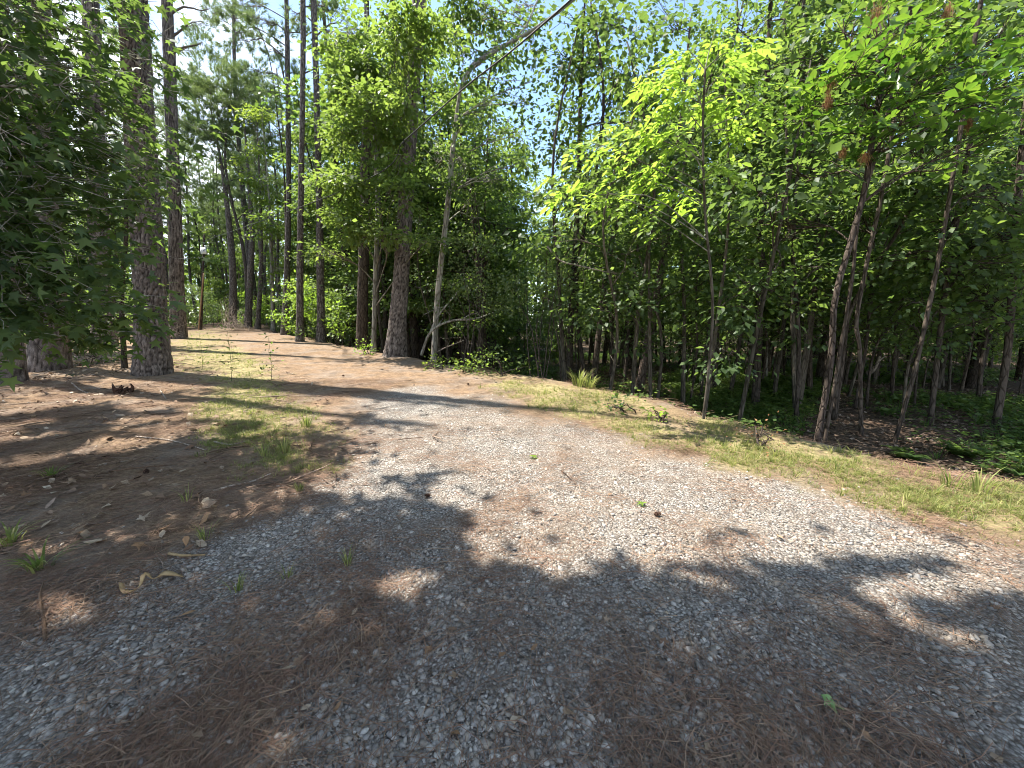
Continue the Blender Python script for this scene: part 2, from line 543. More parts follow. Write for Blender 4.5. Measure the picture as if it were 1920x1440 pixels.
M = {}
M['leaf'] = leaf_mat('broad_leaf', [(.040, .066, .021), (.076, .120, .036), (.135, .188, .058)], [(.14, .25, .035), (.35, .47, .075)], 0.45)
M['leaf_dark'] = leaf_mat('shade_toned_leaf', [(.035, .058, .024), (.060, .096, .036), (.10, .145, .050)], [(.12, .21, .035), (.29, .41, .075)], 0.44)  # darker twin of the broad leaf, woodland shade partly put into its colour
M['leaf_bright'] = leaf_mat('sunlit_leaf', [(.10, .175, .026), (.145, .235, .036), (.20, .30, .05)], [(.30, .50, .04), (.48, .66, .09)], 0.48)  # yellow green leaf, brightened: sunlit glow partly put into its colour
M['leaf_glossy'] = leaf_mat('glossy_leaf', [(.032, .068, .018), (.060, .120, .026), (.11, .19, .035)], [(.10, .24, .02), (.30, .46, .04)], 0.4, 0.38, 0.4)
M['shrub'] = leaf_mat('shrub_leaf', [(.055, .095, .022), (.095, .155, .032), (.17, .24, .05)], [(.20, .32, .03), (.42, .52, .07)], 0.42)
M['myrtle'] = leaf_mat('myrtle_leaf', [(.05, .075, .035), (.085, .12, .05), (.14, .18, .07)], [(.14, .22, .05), (.30, .38, .10)], 0.36)
M['needle'] = leaf_mat('pine_needle', [(.070, .105, .040), (.115, .160, .065), (.18, .22, .095)], [(.16, .25, .06), (.32, .42, .12)], 0.36, 0.45, 0.3)
M['dead'] = leaf_mat('dead_needle', [(.16, .07, .03), (.24, .12, .055), (.33, .19, .10)], [(.25, .12, .05), (.38, .2, .09)], 0.3, 0.7, 0.1)
M['grass'] = leaf_mat('grass_blade', [(.085, .12, .03), (.20, .22, .065), (.36, .33, .13)], [(.22, .30, .05), (.48, .48, .14)], 0.4)
M['fern'] = leaf_mat('fern_leaf', [(.040, .075, .020), (.065, .11, .030), (.10, .15, .04)], [(.12, .22, .03), (.24, .34, .06)], 0.42)

def bark_mat(name, cols, scale=(14, 14, 3.0), use_attr=False, bump=0.5, moss=None):
    m, t = new_mat(name)
    tc = nd(t, 'ShaderNodeTexCoord'); mp = nd(t, 'ShaderNodeMapping'); mp.inputs['Scale'].default_value = scale
    t.links.new(tc.outputs['Object'], mp.inputs['Vector'])
    n1 = nd(t, 'ShaderNodeTexNoise'); n1.inputs['Scale'].default_value = 1.0; n1.inputs['Detail'].default_value = 6; n1.inputs['Roughness'].default_value = 0.65
    t.links.new(mp.outputs[0], n1.inputs['Vector'])
    vo = nd(t, 'ShaderNodeTexVoronoi'); vo.feature = 'DISTANCE_TO_EDGE'; vo.inputs['Scale'].default_value = 1.1
    n3 = nd(t, 'ShaderNodeMixRGB'); n3.inputs['Fac'].default_value = 0.25
    t.links.new(mp.outputs[0], n3.inputs['Color1']); t.links.new(n1.outputs['Color'], n3.inputs['Color2'])
    t.links.new(n3.outputs[0], vo.inputs['Vector'])
    cr = ramp(t, [(0.0, (0, 0, 0)), (0.14, (1, 1, 1))]); t.links.new(vo.outputs['Distance'], cr.inputs['Fac'])
    c1 = ramp(t, [(0.28, cols[0]), (0.5, cols[1]), (0.72, cols[2])]); t.links.new(n1.outputs['Fac'], c1.inputs['Fac'])
    if use_attr:
        a = nd(t, 'ShaderNodeAttribute'); a.attribute_name = 'rnd'
        ar = ramp(t, [(0.0, (.16, .14, .13)), (0.3, (.62, .60, .58)), (.65, (1.0, .97, .95)), (1, (1.4, 1.36, 1.32))]); t.links.new(a.outputs['Fac'], ar.inputs['Fac'])
        col = mix(t, 1.0, c1.outputs['Color'], ar.outputs['Color'], 'MULTIPLY')
    else:
        cc = ramp(t, [(0, (.42, .40, .38)), (1, (1, 1, 1))]); t.links.new(cr.outputs['Color'], cc.inputs['Fac'])
        col = mix(t, 1.0, c1.outputs['Color'], cc.outputs['Color'], 'MULTIPLY')
    n2 = nd(t, 'ShaderNodeTexNoise'); n2.inputs['Scale'].default_value = 2.2; n2.inputs['Detail'].default_value = 4
    t.links.new(tc.outputs['Object'], n2.inputs['Vector'])
    if moss:
        lr = ramp(t, [(0.55, (0, 0, 0)), (0.68, (1, 1, 1))]); t.links.new(n2.outputs['Fac'], lr.inputs['Fac'])
        col = mix(t, lr.outputs['Color'], col, moss)
    oi = nd(t, 'ShaderNodeObjectInfo'); br = ramp(t, [(0, (.75, .75, .75)), (1, (1.25, 1.22, 1.2))]); t.links.new(oi.outputs['Random'], br.inputs['Fac'])
    col = mix(t, 1.0, col, br.outputs['Color'], 'MULTIPLY')
    p = nd(t, 'ShaderNodeBsdfPrincipled'); p.inputs['Roughness'].default_value = 0.9; p.inputs['Specular IOR Level'].default_value = 0.15
    t.links.new(col, p.inputs['Base Color'])
    hsum = nd(t, 'ShaderNodeMath', operation='ADD'); t.links.new(n1.outputs['Fac'], hsum.inputs[0])
    if use_attr: hsum.inputs[1].default_value = 0
    else: t.links.new(cr.outputs['Color'], hsum.inputs[1])
    bp = nd(t, 'ShaderNodeBump'); bp.inputs['Strength'].default_value = bump; bp.inputs['Distance'].default_value = 0.02
    t.links.new(hsum.outputs[0], bp.inputs['Height']); t.links.new(bp.outputs[0], p.inputs['Normal'])
    o = nd(t, 'ShaderNodeOutputMaterial'); t.links.new(p.outputs[0], o.inputs['Surface'])
    return m

M['pine_bark'] = bark_mat('pine_bark', [(.07, .058, .052), (.145, .123, .110), (.27, .240, .220)], (26, 26, 12), True, 0.5)
M['pine_bark_far'] = bark_mat('pine_bark_far', [(.07, .06, .054), (.145, .125, .11), (.26, .235, .21)], (17, 17, 6), False, 1.0)
M['grey_bark'] = bark_mat('grey_bark', [(.16, .145, .12), (.28, .26, .22), (.42, .39, .34)], (10, 10, 2.5), False, 0.25, (.20, .21, .15))
M['brown_bark'] = bark_mat('brown_bark', [(.040, .031, .025), (.077, .060, .047), (.13, .104, .082)], (18, 18, 5), False, 0.6)
M['red_bark'] = bark_mat('red_bark', [(.055, .042, .034), (.10, .075, .06), (.165, .128, .105)], (22, 22, 7), False, 0.9)
M['sapling_bark'] = bark_mat('sapling_bark', [(.055, .045, .035), (.10, .085, .065), (.16, .14, .11)], (18, 18, 4), False, 0.4)
M['dry_wood'] = bark_mat('dry_wood', [(.24, .19, .15), (.38, .32, .26), (.50, .44, .37)], (20, 20, 4), False, 0.2)
M['rotten_wood'] = bark_mat('rotten_wood', [(.045, .025, .018), (.10, .055, .038), (.17, .10, .066)], (20, 20, 6), False, 0.6)

def simple_mat(name, c0, c1, scale=40, rough=0.85, spec=0.2, obj_var=False, trans=None, attr=False):
    m, t = new_mat(name)
    p = nd(t, 'ShaderNodeBsdfPrincipled'); p.inputs['Roughness'].default_value = rough; p.inputs['Specular IOR Level'].default_value = spec
    if obj_var:
        oi = nd(t, 'ShaderNodeObjectInfo'); r = ramp(t, [(i / (len(c1) - 1), c) for i, c in enumerate(c1)])
        if attr:
            oi = nd(t, 'ShaderNodeAttribute'); oi.attribute_name = 'rnd'
        t.links.new(oi.outputs['Fac' if attr else 'Random'], r.inputs['Fac']); col = r.outputs['Color']
        tc = nd(t, 'ShaderNodeTexCoord'); n = nd(t, 'ShaderNodeTexNoise'); n.inputs['Scale'].default_value = scale
        t.links.new(tc.outputs['Object'], n.inputs['Vector'])
        v = ramp(t, [(.3, (.75, .75, .75)), (.7, (1.2, 1.2, 1.2))]); t.links.new(n.outputs['Fac'], v.inputs['Fac'])
        col = mix(t, 1.0, col, v.outputs['Color'], 'MULTIPLY')
    else:
        tc = nd(t, 'ShaderNodeTexCoord'); n = nd(t, 'ShaderNodeTexNoise'); n.inputs['Scale'].default_value = scale; n.inputs['Detail'].default_value = 5
        t.links.new(tc.outputs['Object'], n.inputs['Vector'])
        r = ramp(t, [(.3, c0), (.7, c1)]); t.links.new(n.outputs['Fac'], r.inputs['Fac']); col = r.outputs['Color']
    t.links.new(col, p.inputs['Base Color'])
    o = nd(t, 'ShaderNodeOutputMaterial')
    if trans:
        tr = nd(t, 'ShaderNodeBsdfTranslucent'); t.links.new(col, tr.inputs['Color'])
        mx = nd(t, 'ShaderNodeMixShader'); mx.inputs['Fac'].default_value = trans
        t.links.new(p.outputs[0], mx.inputs[1]); t.links.new(tr.outputs[0], mx.inputs[2]); t.links.new(mx.outputs[0], o.inputs['Surface'])
    else:
        t.links.new(p.outputs[0], o.inputs['Surface'])
    return m
M['stone'] = simple_mat('gravel_stone', None, [(.125, .108, .090), (.255, .227, .195), (.34, .305, .262), (.20, .168, .133), (.41, .37, .32), (.285, .26, .232), (.175, .155, .132), (.325, .268, .207), (.235, .205, .172), (.50, .455, .39)], 60, 0.9, 0.12, True, None, True)
M['straw'] = simple_mat('pine_straw', None, [(.13, .072, .048), (.22, .135, .088), (.17, .092, .058), (.30, .205, .13), (.105, .062, .043)], 30, 0.75, 0.2, True, None, True)
M['dry_leaf'] = simple_mat('dry_leaf', None, [(.20, .12, .07), (.34, .24, .15), (.42, .33, .23), (.15, .085, .05), (.38, .22, .11)], 30, 0.7, 0.3, True, 0.2)
M['litter'] = simple_mat('forest_litter', None, [(.10, .065, .045), (.19, .13, .09), (.27, .20, .15), (.08, .05, .035), (.16, .10, .06)], 30, 0.8, 0.2, True, None, True)
M['pale_leaf'] = simple_mat('pale_leaf', None, [(.16, .10, .06), (.34, .25, .17), (.46, .38, .28), (.22, .14, .085), (.40, .27, .16), (.12, .075, .05)], 30, 0.75, 0.25, True, None, True)
M['white_sign'] = simple_mat('white_sign', (.74, .76, .76), (.82, .83, .82), 12, 0.5, 0.4)
M['black_paint'] = simple_mat('black_paint', (.03, .03, .03), (.05, .05, .05), 12, 0.5, 0.4)
M['orange_pipe'] = simple_mat('orange_pipe', (.26, .15, .08), (.36, .22, .12), 8, 0.6, 0.3)
M['cable'] = simple_mat('cable_rubber', (.02, .02, .02), (.04, .04, .04), 20, 0.6, 0.3)
M['green_leaf'] = simple_mat('fallen_green_leaf', (.20, .34, .10), (.30, .44, .15), 40, 0.5, 0.4, False, 0.2)
M['bark_strip'] = simple_mat('bark_strip', (.22, .14, .065), (.40, .28, .14), 30, 0.7, 0.2)

def ground_mat():
    m, t = new_mat('ground')
    tc = nd(t, 'ShaderNodeTexCoord')
    za = nd(t, 'ShaderNodeAttribute'); za.attribute_name = 'zone'
    sp = nd(t, 'ShaderNodeSeparateColor'); t.links.new(za.outputs['Color'], sp.inputs[0])
    def noise(scale, det=5, rough=.6, sc3=None):
        n = nd(t, 'ShaderNodeTexNoise'); n.inputs['Scale'].default_value = scale; n.inputs['Detail'].default_value = det; n.inputs['Roughness'].default_value = rough
        if sc3:
            mp = nd(t, 'ShaderNodeMapping'); mp.inputs['Scale'].default_value = sc3; mp.inputs['Rotation'].default_value = (0, 0, .7)
            t.links.new(tc.outputs['Object'], mp.inputs[0]); t.links.new(mp.outputs[0], n.inputs['Vector'])
        else: t.links.new(tc.outputs['Object'], n.inputs['Vector'])
        return n
    # straw and soil
    n1 = noise(26, 8, .78, (1, 2.4, 1)); n2 = noise(1.6, 6, .65)
    straw = ramp(t, [(.30, (.070, .046, .031)), (.45, (.160, .106, .067)), (.57, (.260, .178, .110)), (.70, (.41, .300, .190))]); t.links.new(n1.outputs['Fac'], straw.inputs['Fac'])
    soil = ramp(t, [(.3, (.14, .115, .095)), (.7, (.27, .235, .20))]); t.links.new(n1.outputs['Fac'], soil.inputs['Fac'])
    pr = ramp(t, [(.45, (0, 0, 0)), (.62, (1, 1, 1))]); t.links.new(n2.outputs['Fac'], pr.inputs['Fac'])
    base = mix(t, pr.outputs['Color'], straw.outputs['Color'], mix(t, 0.5, straw.outputs['Color'], soil.outputs['Color']))
    nm = noise(5.5, 6, .7); vr = ramp(t, [(.3, (.62, .60, .58)), (.5, (1, 1, 1)), (.7, (1.28, 1.25, 1.2))]); t.links.new(nm.outputs['Fac'], vr.inputs['Fac'])
    base = mix(t, 1.0, base, vr.outputs['Color'], 'MULTIPLY')
    # gravel: packed small stones
    vo = nd(t, 'ShaderNodeTexVoronoi'); vo.inputs['Scale'].default_value = 70; t.links.new(tc.outputs['Object'], vo.inputs['Vector'])
    hsv = nd(t, 'ShaderNodeSeparateColor'); t.links.new(vo.outputs['Color'], hsv.inputs[0])
    st = ramp(t, [(0, (.165, .147, .128)), (.4, (.30, .272, .24)), (.75, (.42, .385, .34)), (1, (.60, .56, .49))]); t.links.new(hsv.outputs[0], st.inputs['Fac'])
    dr = ramp(t, [(.0, (1, 1, 1)), (.4, (.92, .92, .92)), (.75, (.38, .36, .34))]); t.links.new(vo.outputs['Distance'], dr.inputs['Fac'])
    # voronoi distance is in cell units scaled
    st2 = mix(t, 1.0, st.outputs['Color'], dr.outputs['Color'], 'MULTIPLY')
    n3 = noise(7, 6, .7)
    dirt = ramp(t, [(.46, (0, 0, 0)), (.68, (.7, .7, .7))]); t.links.new(n3.outputs['Fac'], dirt.inputs['Fac'])
    grav = mix(t, dirt.outputs['Color'], st2, mix(t, 0.35, soil.outputs['Color'], straw.outputs['Color']))
    # forest litter
    n4 = noise(18, 7, .75)
    lit = ramp(t, [(.3, (.030, .022, .016)), (.5, (.075, .052, .036)), (.66, (.14, .10, .07)), (.8, (.24, .18, .13))]); t.links.new(n4.outputs['Fac'], lit.inputs['Fac'])
    n5 = noise(14, 6, .7)
    grs = ramp(t, [(.35, (.13, .12, .05)), (.55, (.27, .22, .11)), (.7, (.40, .31, .17))]); t.links.new(n5.outputs['Fac'], grs.inputs['Fac'])
    col = mix(t, sp.outputs[0], base, grav)
    col = mix(t, sp.outputs[1], col, grs.outputs['Color'])
    col = mix(t, sp.outputs[2], col, lit.outputs['Color'])
    p = nd(t, 'ShaderNodeBsdfPrincipled'); p.inputs['Roughness'].default_value = 0.95; p.inputs['Specular IOR Level'].default_value = 0.1
    t.links.new(col, p.inputs['Base Color'])
    inv = nd(t, 'ShaderNodeMath', operation='SUBTRACT'); inv.inputs[0].default_value = 1.0; t.links.new(vo.outputs['Distance'], inv.inputs[1])
    hm = nd(t, 'ShaderNodeMath', operation='MULTIPLY'); t.links.new(inv.outputs[0], hm.inputs[0]); t.links.new(sp.outputs[0], hm.inputs[1])
    ha = nd(t, 'ShaderNodeMath', operation='ADD'); t.links.new(hm.outputs[0], ha.inputs[0]); t.links.new(n1.outputs['Fac'], ha.inputs[1])
    bp = nd(t, 'ShaderNodeBump'); bp.inputs['Strength'].default_value = 0.9; bp.inputs['Distance'].default_value = 0.02
    t.links.new(ha.outputs[0], bp.inputs['Height']); t.links.new(bp.outputs[0], p.inputs['Normal'])
    o = nd(t, 'ShaderNodeOutputMaterial'); t.links.new(p.outputs[0], o.inputs['Surface'])
    return m
M['ground'] = ground_mat()

# ------------------------------------------------------------------ the ground
def spaced(lo, hi, step, far_lo, far_hi, grow=1.16):
    mid = list(np.arange(lo, hi, step))
    a, s = hi, step
    up = []
    while a < far_hi: up.append(a); s *= grow; a += s
    a, s = lo, step
    dn = []
    while a > far_lo: s *= grow; a -= s; dn.append(a)
    return np.array(dn[::-1] + mid + up)
gx_, gy_ = spaced(-11, 8, 0.075, -900, 900), spaced(0.3, 13, 0.075, -500, 1200)
X, Y_ = np.meshgrid(gx_, gy_)
Z = terrain(X, Y_)
nx, ny = len(gx_), len(gy_)
ii, jj = np.meshgrid(np.arange(nx - 1), np.arange(ny - 1))
q = (jj * nx + ii).ravel()
quads = np.stack([q, q + 1, q + 1 + nx, q + nx], 1)
zg, zgreen, zfor, zleft, ztr = zones(X.ravel(), Y_.ravel())
zlit = np.maximum(zfor, zleft * 0.08)
far_ = sstep(20, 34, np.hypot(X.ravel(), Y_.ravel()))
zlit = np.maximum(zlit, far_ * 0.8)
zone = np.stack([zg, zgreen, zlit, np.ones_like(zg)], 1)
me = mesh_new('ground', np.stack([X.ravel(), Y_.ravel(), Z.ravel()], 1), quads, {'zone': zone}, True)
tag(obj('ground', me, M['ground']), kind='structure')

# ------------------------------------------------------------------ tree builders
def limb(mb, a, b, r0, r1, g, sag=0.12, sides=5, n=7):
    a, b = np.asarray(a, float), np.asarray(b, float)
    L = np.linalg.norm(b - a)
    m1 = a + (b - a) * 0.4 + np.array([g.normal(), g.normal(), abs(g.normal()) + 0.6]) * L * sag * 0.5
    m2 = a + (b - a) * 0.75 + g.normal(size=3) * L * sag * 0.3
    P = catmull([a, m1, m2, b], n)
    V, T, A = tube(P, np.linspace(r0, r1, n), sides)
    mb.add(V, T, A + 0.5)
    return P

def trunk_path(pix, Y0, top_h=None, lean_y=0.0):
    """pixel path of a stem that stands Y0 m ahead; extends upward to top_h metres"""
    P = [at(px, py, Y0 + lean_y * i) for i, (px, py) in enumerate(pix)]
    P[0] = np.array(P[0])
    if top_h:
        d = P[-1] - P[-2]; d = d / np.linalg.norm(d)
        d = norm(d + np.array([0, 0, 0.6]))
        need = P[0][2] + top_h - P[-1][2]
        if need > 0.3:
            for f in (0.5, 1.0): P.append(P[-1] + 0 * d if False else P[len(pix) - 1] + d * need * f / max(d[2], .3))
    return np.array(P)

def spot(px, Y):
    """foot of a stem seen at column px, Y metres ahead"""
    x = (px - 960) / F * Y * 1.01
    return np.array([x, Y, gz(x, Y)])

def hero(name, label, pix, width_px, bark, top_h=None, taper=0.6, base=None, blobs=(), leafmat='leaf', leaf=0.105, shape='diamond', n=13, dens=1.0,
         spread=0.2, keep=None, plate=None, sides=12, flare=0.35, group=None, cat='tree', limbs=True, lean_y=0.0, droop=0.35, kind='leaf', steps=40, world_blobs=(), min_r=0.008):
    b = gp(*pix[0]) if base is None else np.asarray(base, float)
    pix = [(960 + F * b[0] / (b[1] * CP - (b[2] - CAMZ) * SP), 720 - F * ((b[2] - CAMZ) * CP + b[1] * SP) / (b[1] * CP - (b[2] - CAMZ) * SP))] + [p for p in pix[1:]]
    g = np.random.default_rng(abs(hash(label)) % 1 + sum(ord(c) for c in label))
    Y0 = b[1]
    P = trunk_path(pix, Y0, top_h, lean_y)
    P[0] = b - np.array([0, 0, 0.12])
    r0 = width_px * pxm(pix[0][0], pix[0][1], Y0) / 2
    root = thing(name, label, cat, b, group)
    path = catmull(P, steps)
    h = path[:, 2] - path[0, 2]
    H = max(h[-1], 0.1)
    rad = np.maximum(r0 * (1 - (1 - taper) * np.clip(h / min(H, 8.0), 0, 1)) * (1 - 0.75 * sstep(0.45, 1.0, h / max(H, 9.0)) * (H > 9)), min_r)
    rad = rad * (1 + flare * np.exp(-h / (r0 * 2.2 + 0.05)))
    tb = MB()
    V, T, A = tube(path, rad, sides, plate if plate else rough(0.10, int(b[0] * 10) + 50))
    tb.add(V, T, A)
    cb = MB(); nl = 0
    WB = []
    for bl in blobs:
        cx, cy, rx, ry = bl[:4]; Yb = Y0 + (bl[4] if len(bl) > 4 else 0); dd = bl[5] if len(bl) > 5 else 1.0
        k = pxm(cx, cy, Yb)
        WB.append((at(cx, cy, Yb), np.array([rx * k, max(0.5, 0.8 * (rx + ry) / 2 * k), ry * k]), dd, None))
    for bl in world_blobs: WB.append((np.asarray(bl[0], float), np.asarray(bl[1], float), bl[2], keep))
    for c, r, dd, kp in WB:
        ncl = int(dens * dd * (46 if kind == 'leaf' else 40) * (r[0] * r[2]) * (0.6 + 0.5 * r[1])) + 4
        C = ell_points(g, c, r, ncl)
        # limb from the stem
        j = int(np.argmin(np.abs(path[:, 2] - (c[2] - 0.5 * np.linalg.norm(c[:2] - path[:, :2], axis=1))) + 0.0))
        a = path[j]
        if limbs:
            lp = limb(tb, a, c, max(0.3 * rad[j], 0.012), 0.008, g)
            for cc in C[:: max(1, len(C) // 16)]:
                s = lp[g.integers(2, len(lp))]
                limb(tb, s, cc, 0.009, 0.004, g, 0.1, 3, 4)
        if kind == 'leaf':
            cb.add(*leaf_cloud(g, C, g.random(len(C)), n, spread, leaf, shape, c, kp, droop=droop))
        else:
            D = norm(C - (c - np.array([0, 0, r[2] * 1.2])))
            cb.add(*needle_cloud(g, C, D, g.random(len(C)), n, leaf, spread, kp))
    tr = obj('trunk', tb.mesh(name + '_trunk', b, True), M[bark], root)
    if cb.n:
        obj('crown', cb.mesh(name + '_crown', b), M[leafmat], root)
    return root, path, rad

LK = lit_keep
# ---- the big pines on the left
hero('pine_tree', 'massive pine trunk with thick plated bark in the shade left of the road', [(287, 700), (278, 480), (262, 240), (249, 0)], 44, 'pine_bark',
     19, 0.8, plate=plates(0.06, 0.125, 0.030, 4), sides=110, steps=260, flare=0.42, leafmat='needle', kind='needle', n=22, leaf=0.2, spread=0.006, limbs=True,
     world_blobs=[((-8.4, 8.2, 14.0), (2.6, 2.6, 1.6), 1.1), ((-7.2, 8.6, 16.5), (2.6, 2.4, 1.6), 1.1), ((-8.8, 9.0, 18.0), (2.2, 2.2, 1.4), 1.1)], keep=LK)
hero('pine_tree', 'slim pine with sunlit mottled bark just behind the massive pine', [(334, 634), (330, 480), (322, 240), (313, 0)], 23, 'pine_bark',
     22, 0.72, plate=plates(0.07, 0.14, 0.022, 14), sides=48, steps=170, leafmat='needle', kind='needle', n=20, leaf=0.2, spread=0.007,
     blobs=[(370, 40, 45, 22, 0, .6), (395, 15, 36, 18, .6, .6), (352, 90, 30, 18, 0, .5), (380, 80, 34, 16, .4, .4)],
     world_blobs=[((-12, 13.5, 17), (2.6, 2.6, 1.6), 1), ((-11, 14, 20), (2.4, 2.4, 1.8), 1)], keep=LK)
hero('pine_tree', 'dark pine trunk half hidden by drooping foliage at the left edge', [(92, 692), (85, 450), (72, 200), (60, 0)], 46, 'pine_bark',
     18, 0.8, plate=plates(0.07, 0.15, 0.025, 24), sides=60, steps=150, leafmat='needle', kind='needle', n=20, leaf=0.2, spread=0.006,
     world_blobs=[((-12, 9.5, 13.5), (2.8, 2.6, 1.8), 1.2), ((-11.5, 9.5, 16), (2.6, 2.6, 1.6), 1.2)], keep=LK)
hero('pine_tree', 'pale barked pine glimpsed through leaves between the two dark pines', [(196, 650), (188, 480), (180, 300), (170, 0)], 30, 'pine_bark',
     18, 0.8, plate=plates(0.07, 0.15, 0.022, 34), sides=40, steps=110, leafmat='needle', kind='needle', n=16, leaf=0.2, spread=0.007,
     world_blobs=[((-14, 14, 15), (2.6, 2.6, 2), 1)], keep=LK)
hero('pine_tree', 'shadowed pine trunk cut by the left picture edge', [(14, 716), (6, 500), (-6, 250), (-20, 0)], 40, 'pine_bark',
     16, 0.8, plate=plates(0.07, 0.15, 0.022, 44), sides=40, steps=110, leafmat='needle', kind='needle', n=16, leaf=0.2, spread=0.007,
     world_blobs=[((-12.5, 7, 13), (2.8, 2.6, 2), 1.2)], keep=LK)
hero('sapling', 'short dark sapling stem beside the foot of the massive pine', [(233, 690), (228, 560), (236, 450)], 9, 'brown_bark', 4.5, 0.6,
     blobs=[(215, 520, 55, 45, .3, .8), (190, 590, 60, 30, .2, .6)], leafmat='leaf_dark', leaf=.11, cat='sapling')

# ---- pines and trees at the far bend
def far_pine(label, pix, w, blobs, top=20, dens=1.0, plate_seed=None, bark='pine_bark_far', taper=0.65, base=None):
    return hero('pine_tree', label, pix, w, bark, top, taper, blobs=blobs, leafmat='needle', kind='needle', n=30, leaf=0.24, spread=0.010, sides=10, dens=dens * 2.6, base=base)
far_pine('pine with a full grey green crown at the far bend of the track', [(447, 604), (436, 500), (420, 340), (398, 220)], 13,
         [(400, 150, 60, 45, 0, 1.3), (360, 170, 40, 40, .5, 1.2), (440, 190, 45, 40, -.3, 1.2), (385, 230, 50, 35, 0, 1.1), (350, 240, 30, 30, 0, 1), (450, 240, 35, 30, .5, 1)], 13, base=spot(447, 25))
far_pine('straight pine trunk second from the brush pile at the bend', [(474, 610), (472, 450), (466, 330), (458, 230)], 12,
         [(470, 160, 40, 40, 1, .9), (440, 280, 30, 30, 1, .7), (500, 200, 30, 40, 0, .6)], 13, base=spot(474, 25))
far_pine('thin dark pine trunk close beside the straight one', [(492, 612), (490, 480), (486, 320)], 8, [(490, 260, 25, 30, 1.5, .6)], 12, base=spot(492, 24))
far_pine('tall dark pine rising through the bright sky gap', [(541, 612), (541, 400), (540, 200), (537, 0)], 12,
         [(500, 40, 50, 28, 0, .5), (460, 12, 50, 22, 1, .5), (575, 60, 26, 22, .5, .5), (440, 62, 40, 24, .5, .45), (515, 95, 30, 18, 0, .45), (480, 130, 34, 18, .5, .4), (560, 140, 20, 26, .5, .4), (400, 25, 46, 26, 1, .5), (500, 170, 24, 16, 0, .35)], 24, base=spot(541, 20))
far_pine('tall bare pine with sun on its side in the middle of the trio', [(562, 640), (563, 450), (567, 200), (568, 0)], 13,
         [(640, 60, 40, 34, 1, .42), (620, 20, 40, 26, 1, .42), (655, 120, 25, 30, 1, .35)], 24)
far_pine('tall pine with dark forking limbs beside the leafy sweetgum', [(602, 640), (600, 450), (594, 200), (588, 0)], 15,
         [(650, 25, 35, 20, 0, .4), (545, 20, 30, 18, .5, .3), (615, 90, 25, 20, .5, .35)], 24)
hero('pine_limb_tree', 'slender leaning tree in front of the bright sky gap', [(545, 622), (534, 350), (522, 230), (505, 110), (470, 20)], 6, 'brown_bark', None, 0.45,
     blobs=[(475, 50, 30, 22, 0, .3), (520, 140, 20, 16, 0, .3)], leafmat='needle', kind='needle', n=18, leaf=.22, spread=.009, sides=7, min_r=.02, base=spot(545, 21))

# ---- centre
hero('pine_tree', 'pine with a flared sunlit base standing at the right edge of the track', [(740, 668), (752, 520), (764, 330), (777, 120), (786, 0)], 29, 'pine_bark',
     20, 0.72, plate=plates(0.07, 0.13, 0.020, 54), sides=64, steps=230, flare=0.75, leafmat='needle', kind='needle', n=20, leaf=0.2, spread=0.007,
     world_blobs=[((-2.4, 11.5, 15), (2.4, 2.2, 1.6), 1), ((-3.2, 12, 18), (2.2, 2.2, 1.8), 1)], keep=LK)
hero('tree', 'dark shaded trunk left of the pine with the flared base', [(681, 645), (681, 520), (684, 380), (688, 100)], 20, 'brown_bark', 14, 0.8,
     blobs=[(650, 60, 50, 60, 0, 1), (625, 200, 30, 60, .5, 1)], leafmat='leaf', base=spot(681, 14))
hero('sweetgum_tree', 'leafy sweetgum with bright foliage wrapped round the central pine', [(703, 660), (704, 520), (708, 380), (700, 200), (690, 60)], 9, 'grey_bark', 12, 0.75,
     blobs=[(690, 110, 70, 80, -1.2, 1.2), (745, 60, 70, 60, -2.0, 1.1), (652, 320, 52, 50, -1.6, 1.3), (700, 240, 60, 70, -1.9, 1.2), (752, 290, 44, 60, -2.3, .9),
            (640, 410, 46, 40, -1.4, 1.3), (690, 400, 50, 46, -1.4, 1.1), (772, 180, 46, 60, -2.4, 1), (735, 440, 50, 26, -2.2, .8), (640, 240, 40, 40, -1.2, 1.1), (800, 452, 42, 10, -2.1, .8),
            (660, 170, 36, 50, -.8, 1), (790, 80, 46, 60, -2.3, 1), (650, 50, 40, 50, -.6, 1.1), (765, 375, 36, 34, -2.4, .8), (615, 470, 24, 16, -1.2, 1.0)],
     leafmat='leaf', leaf=.12, n=14, spread=.2, dens=2.1, base=spot(703, 12.6))
hero('tree', 'sunny yellow green tree standing behind the pine trio at the bend', [(512, 618), (510, 520), (505, 380), (495, 260)], 7, 'grey_bark', 9, 0.7,
     blobs=[(480, 250, 30, 40, 0, 1.2), (500, 330, 36, 44, 0, 1.2), (515, 420, 30, 50, 0, 1.1), (470, 330, 24, 34, .3, 1.1), (525, 250, 20, 40, .6, 1), (490, 210, 20, 20, 0, 1), (520, 500, 26, 34, 0, .8)],
     leafmat='shrub', leaf=.14, n=13, dens=.8)
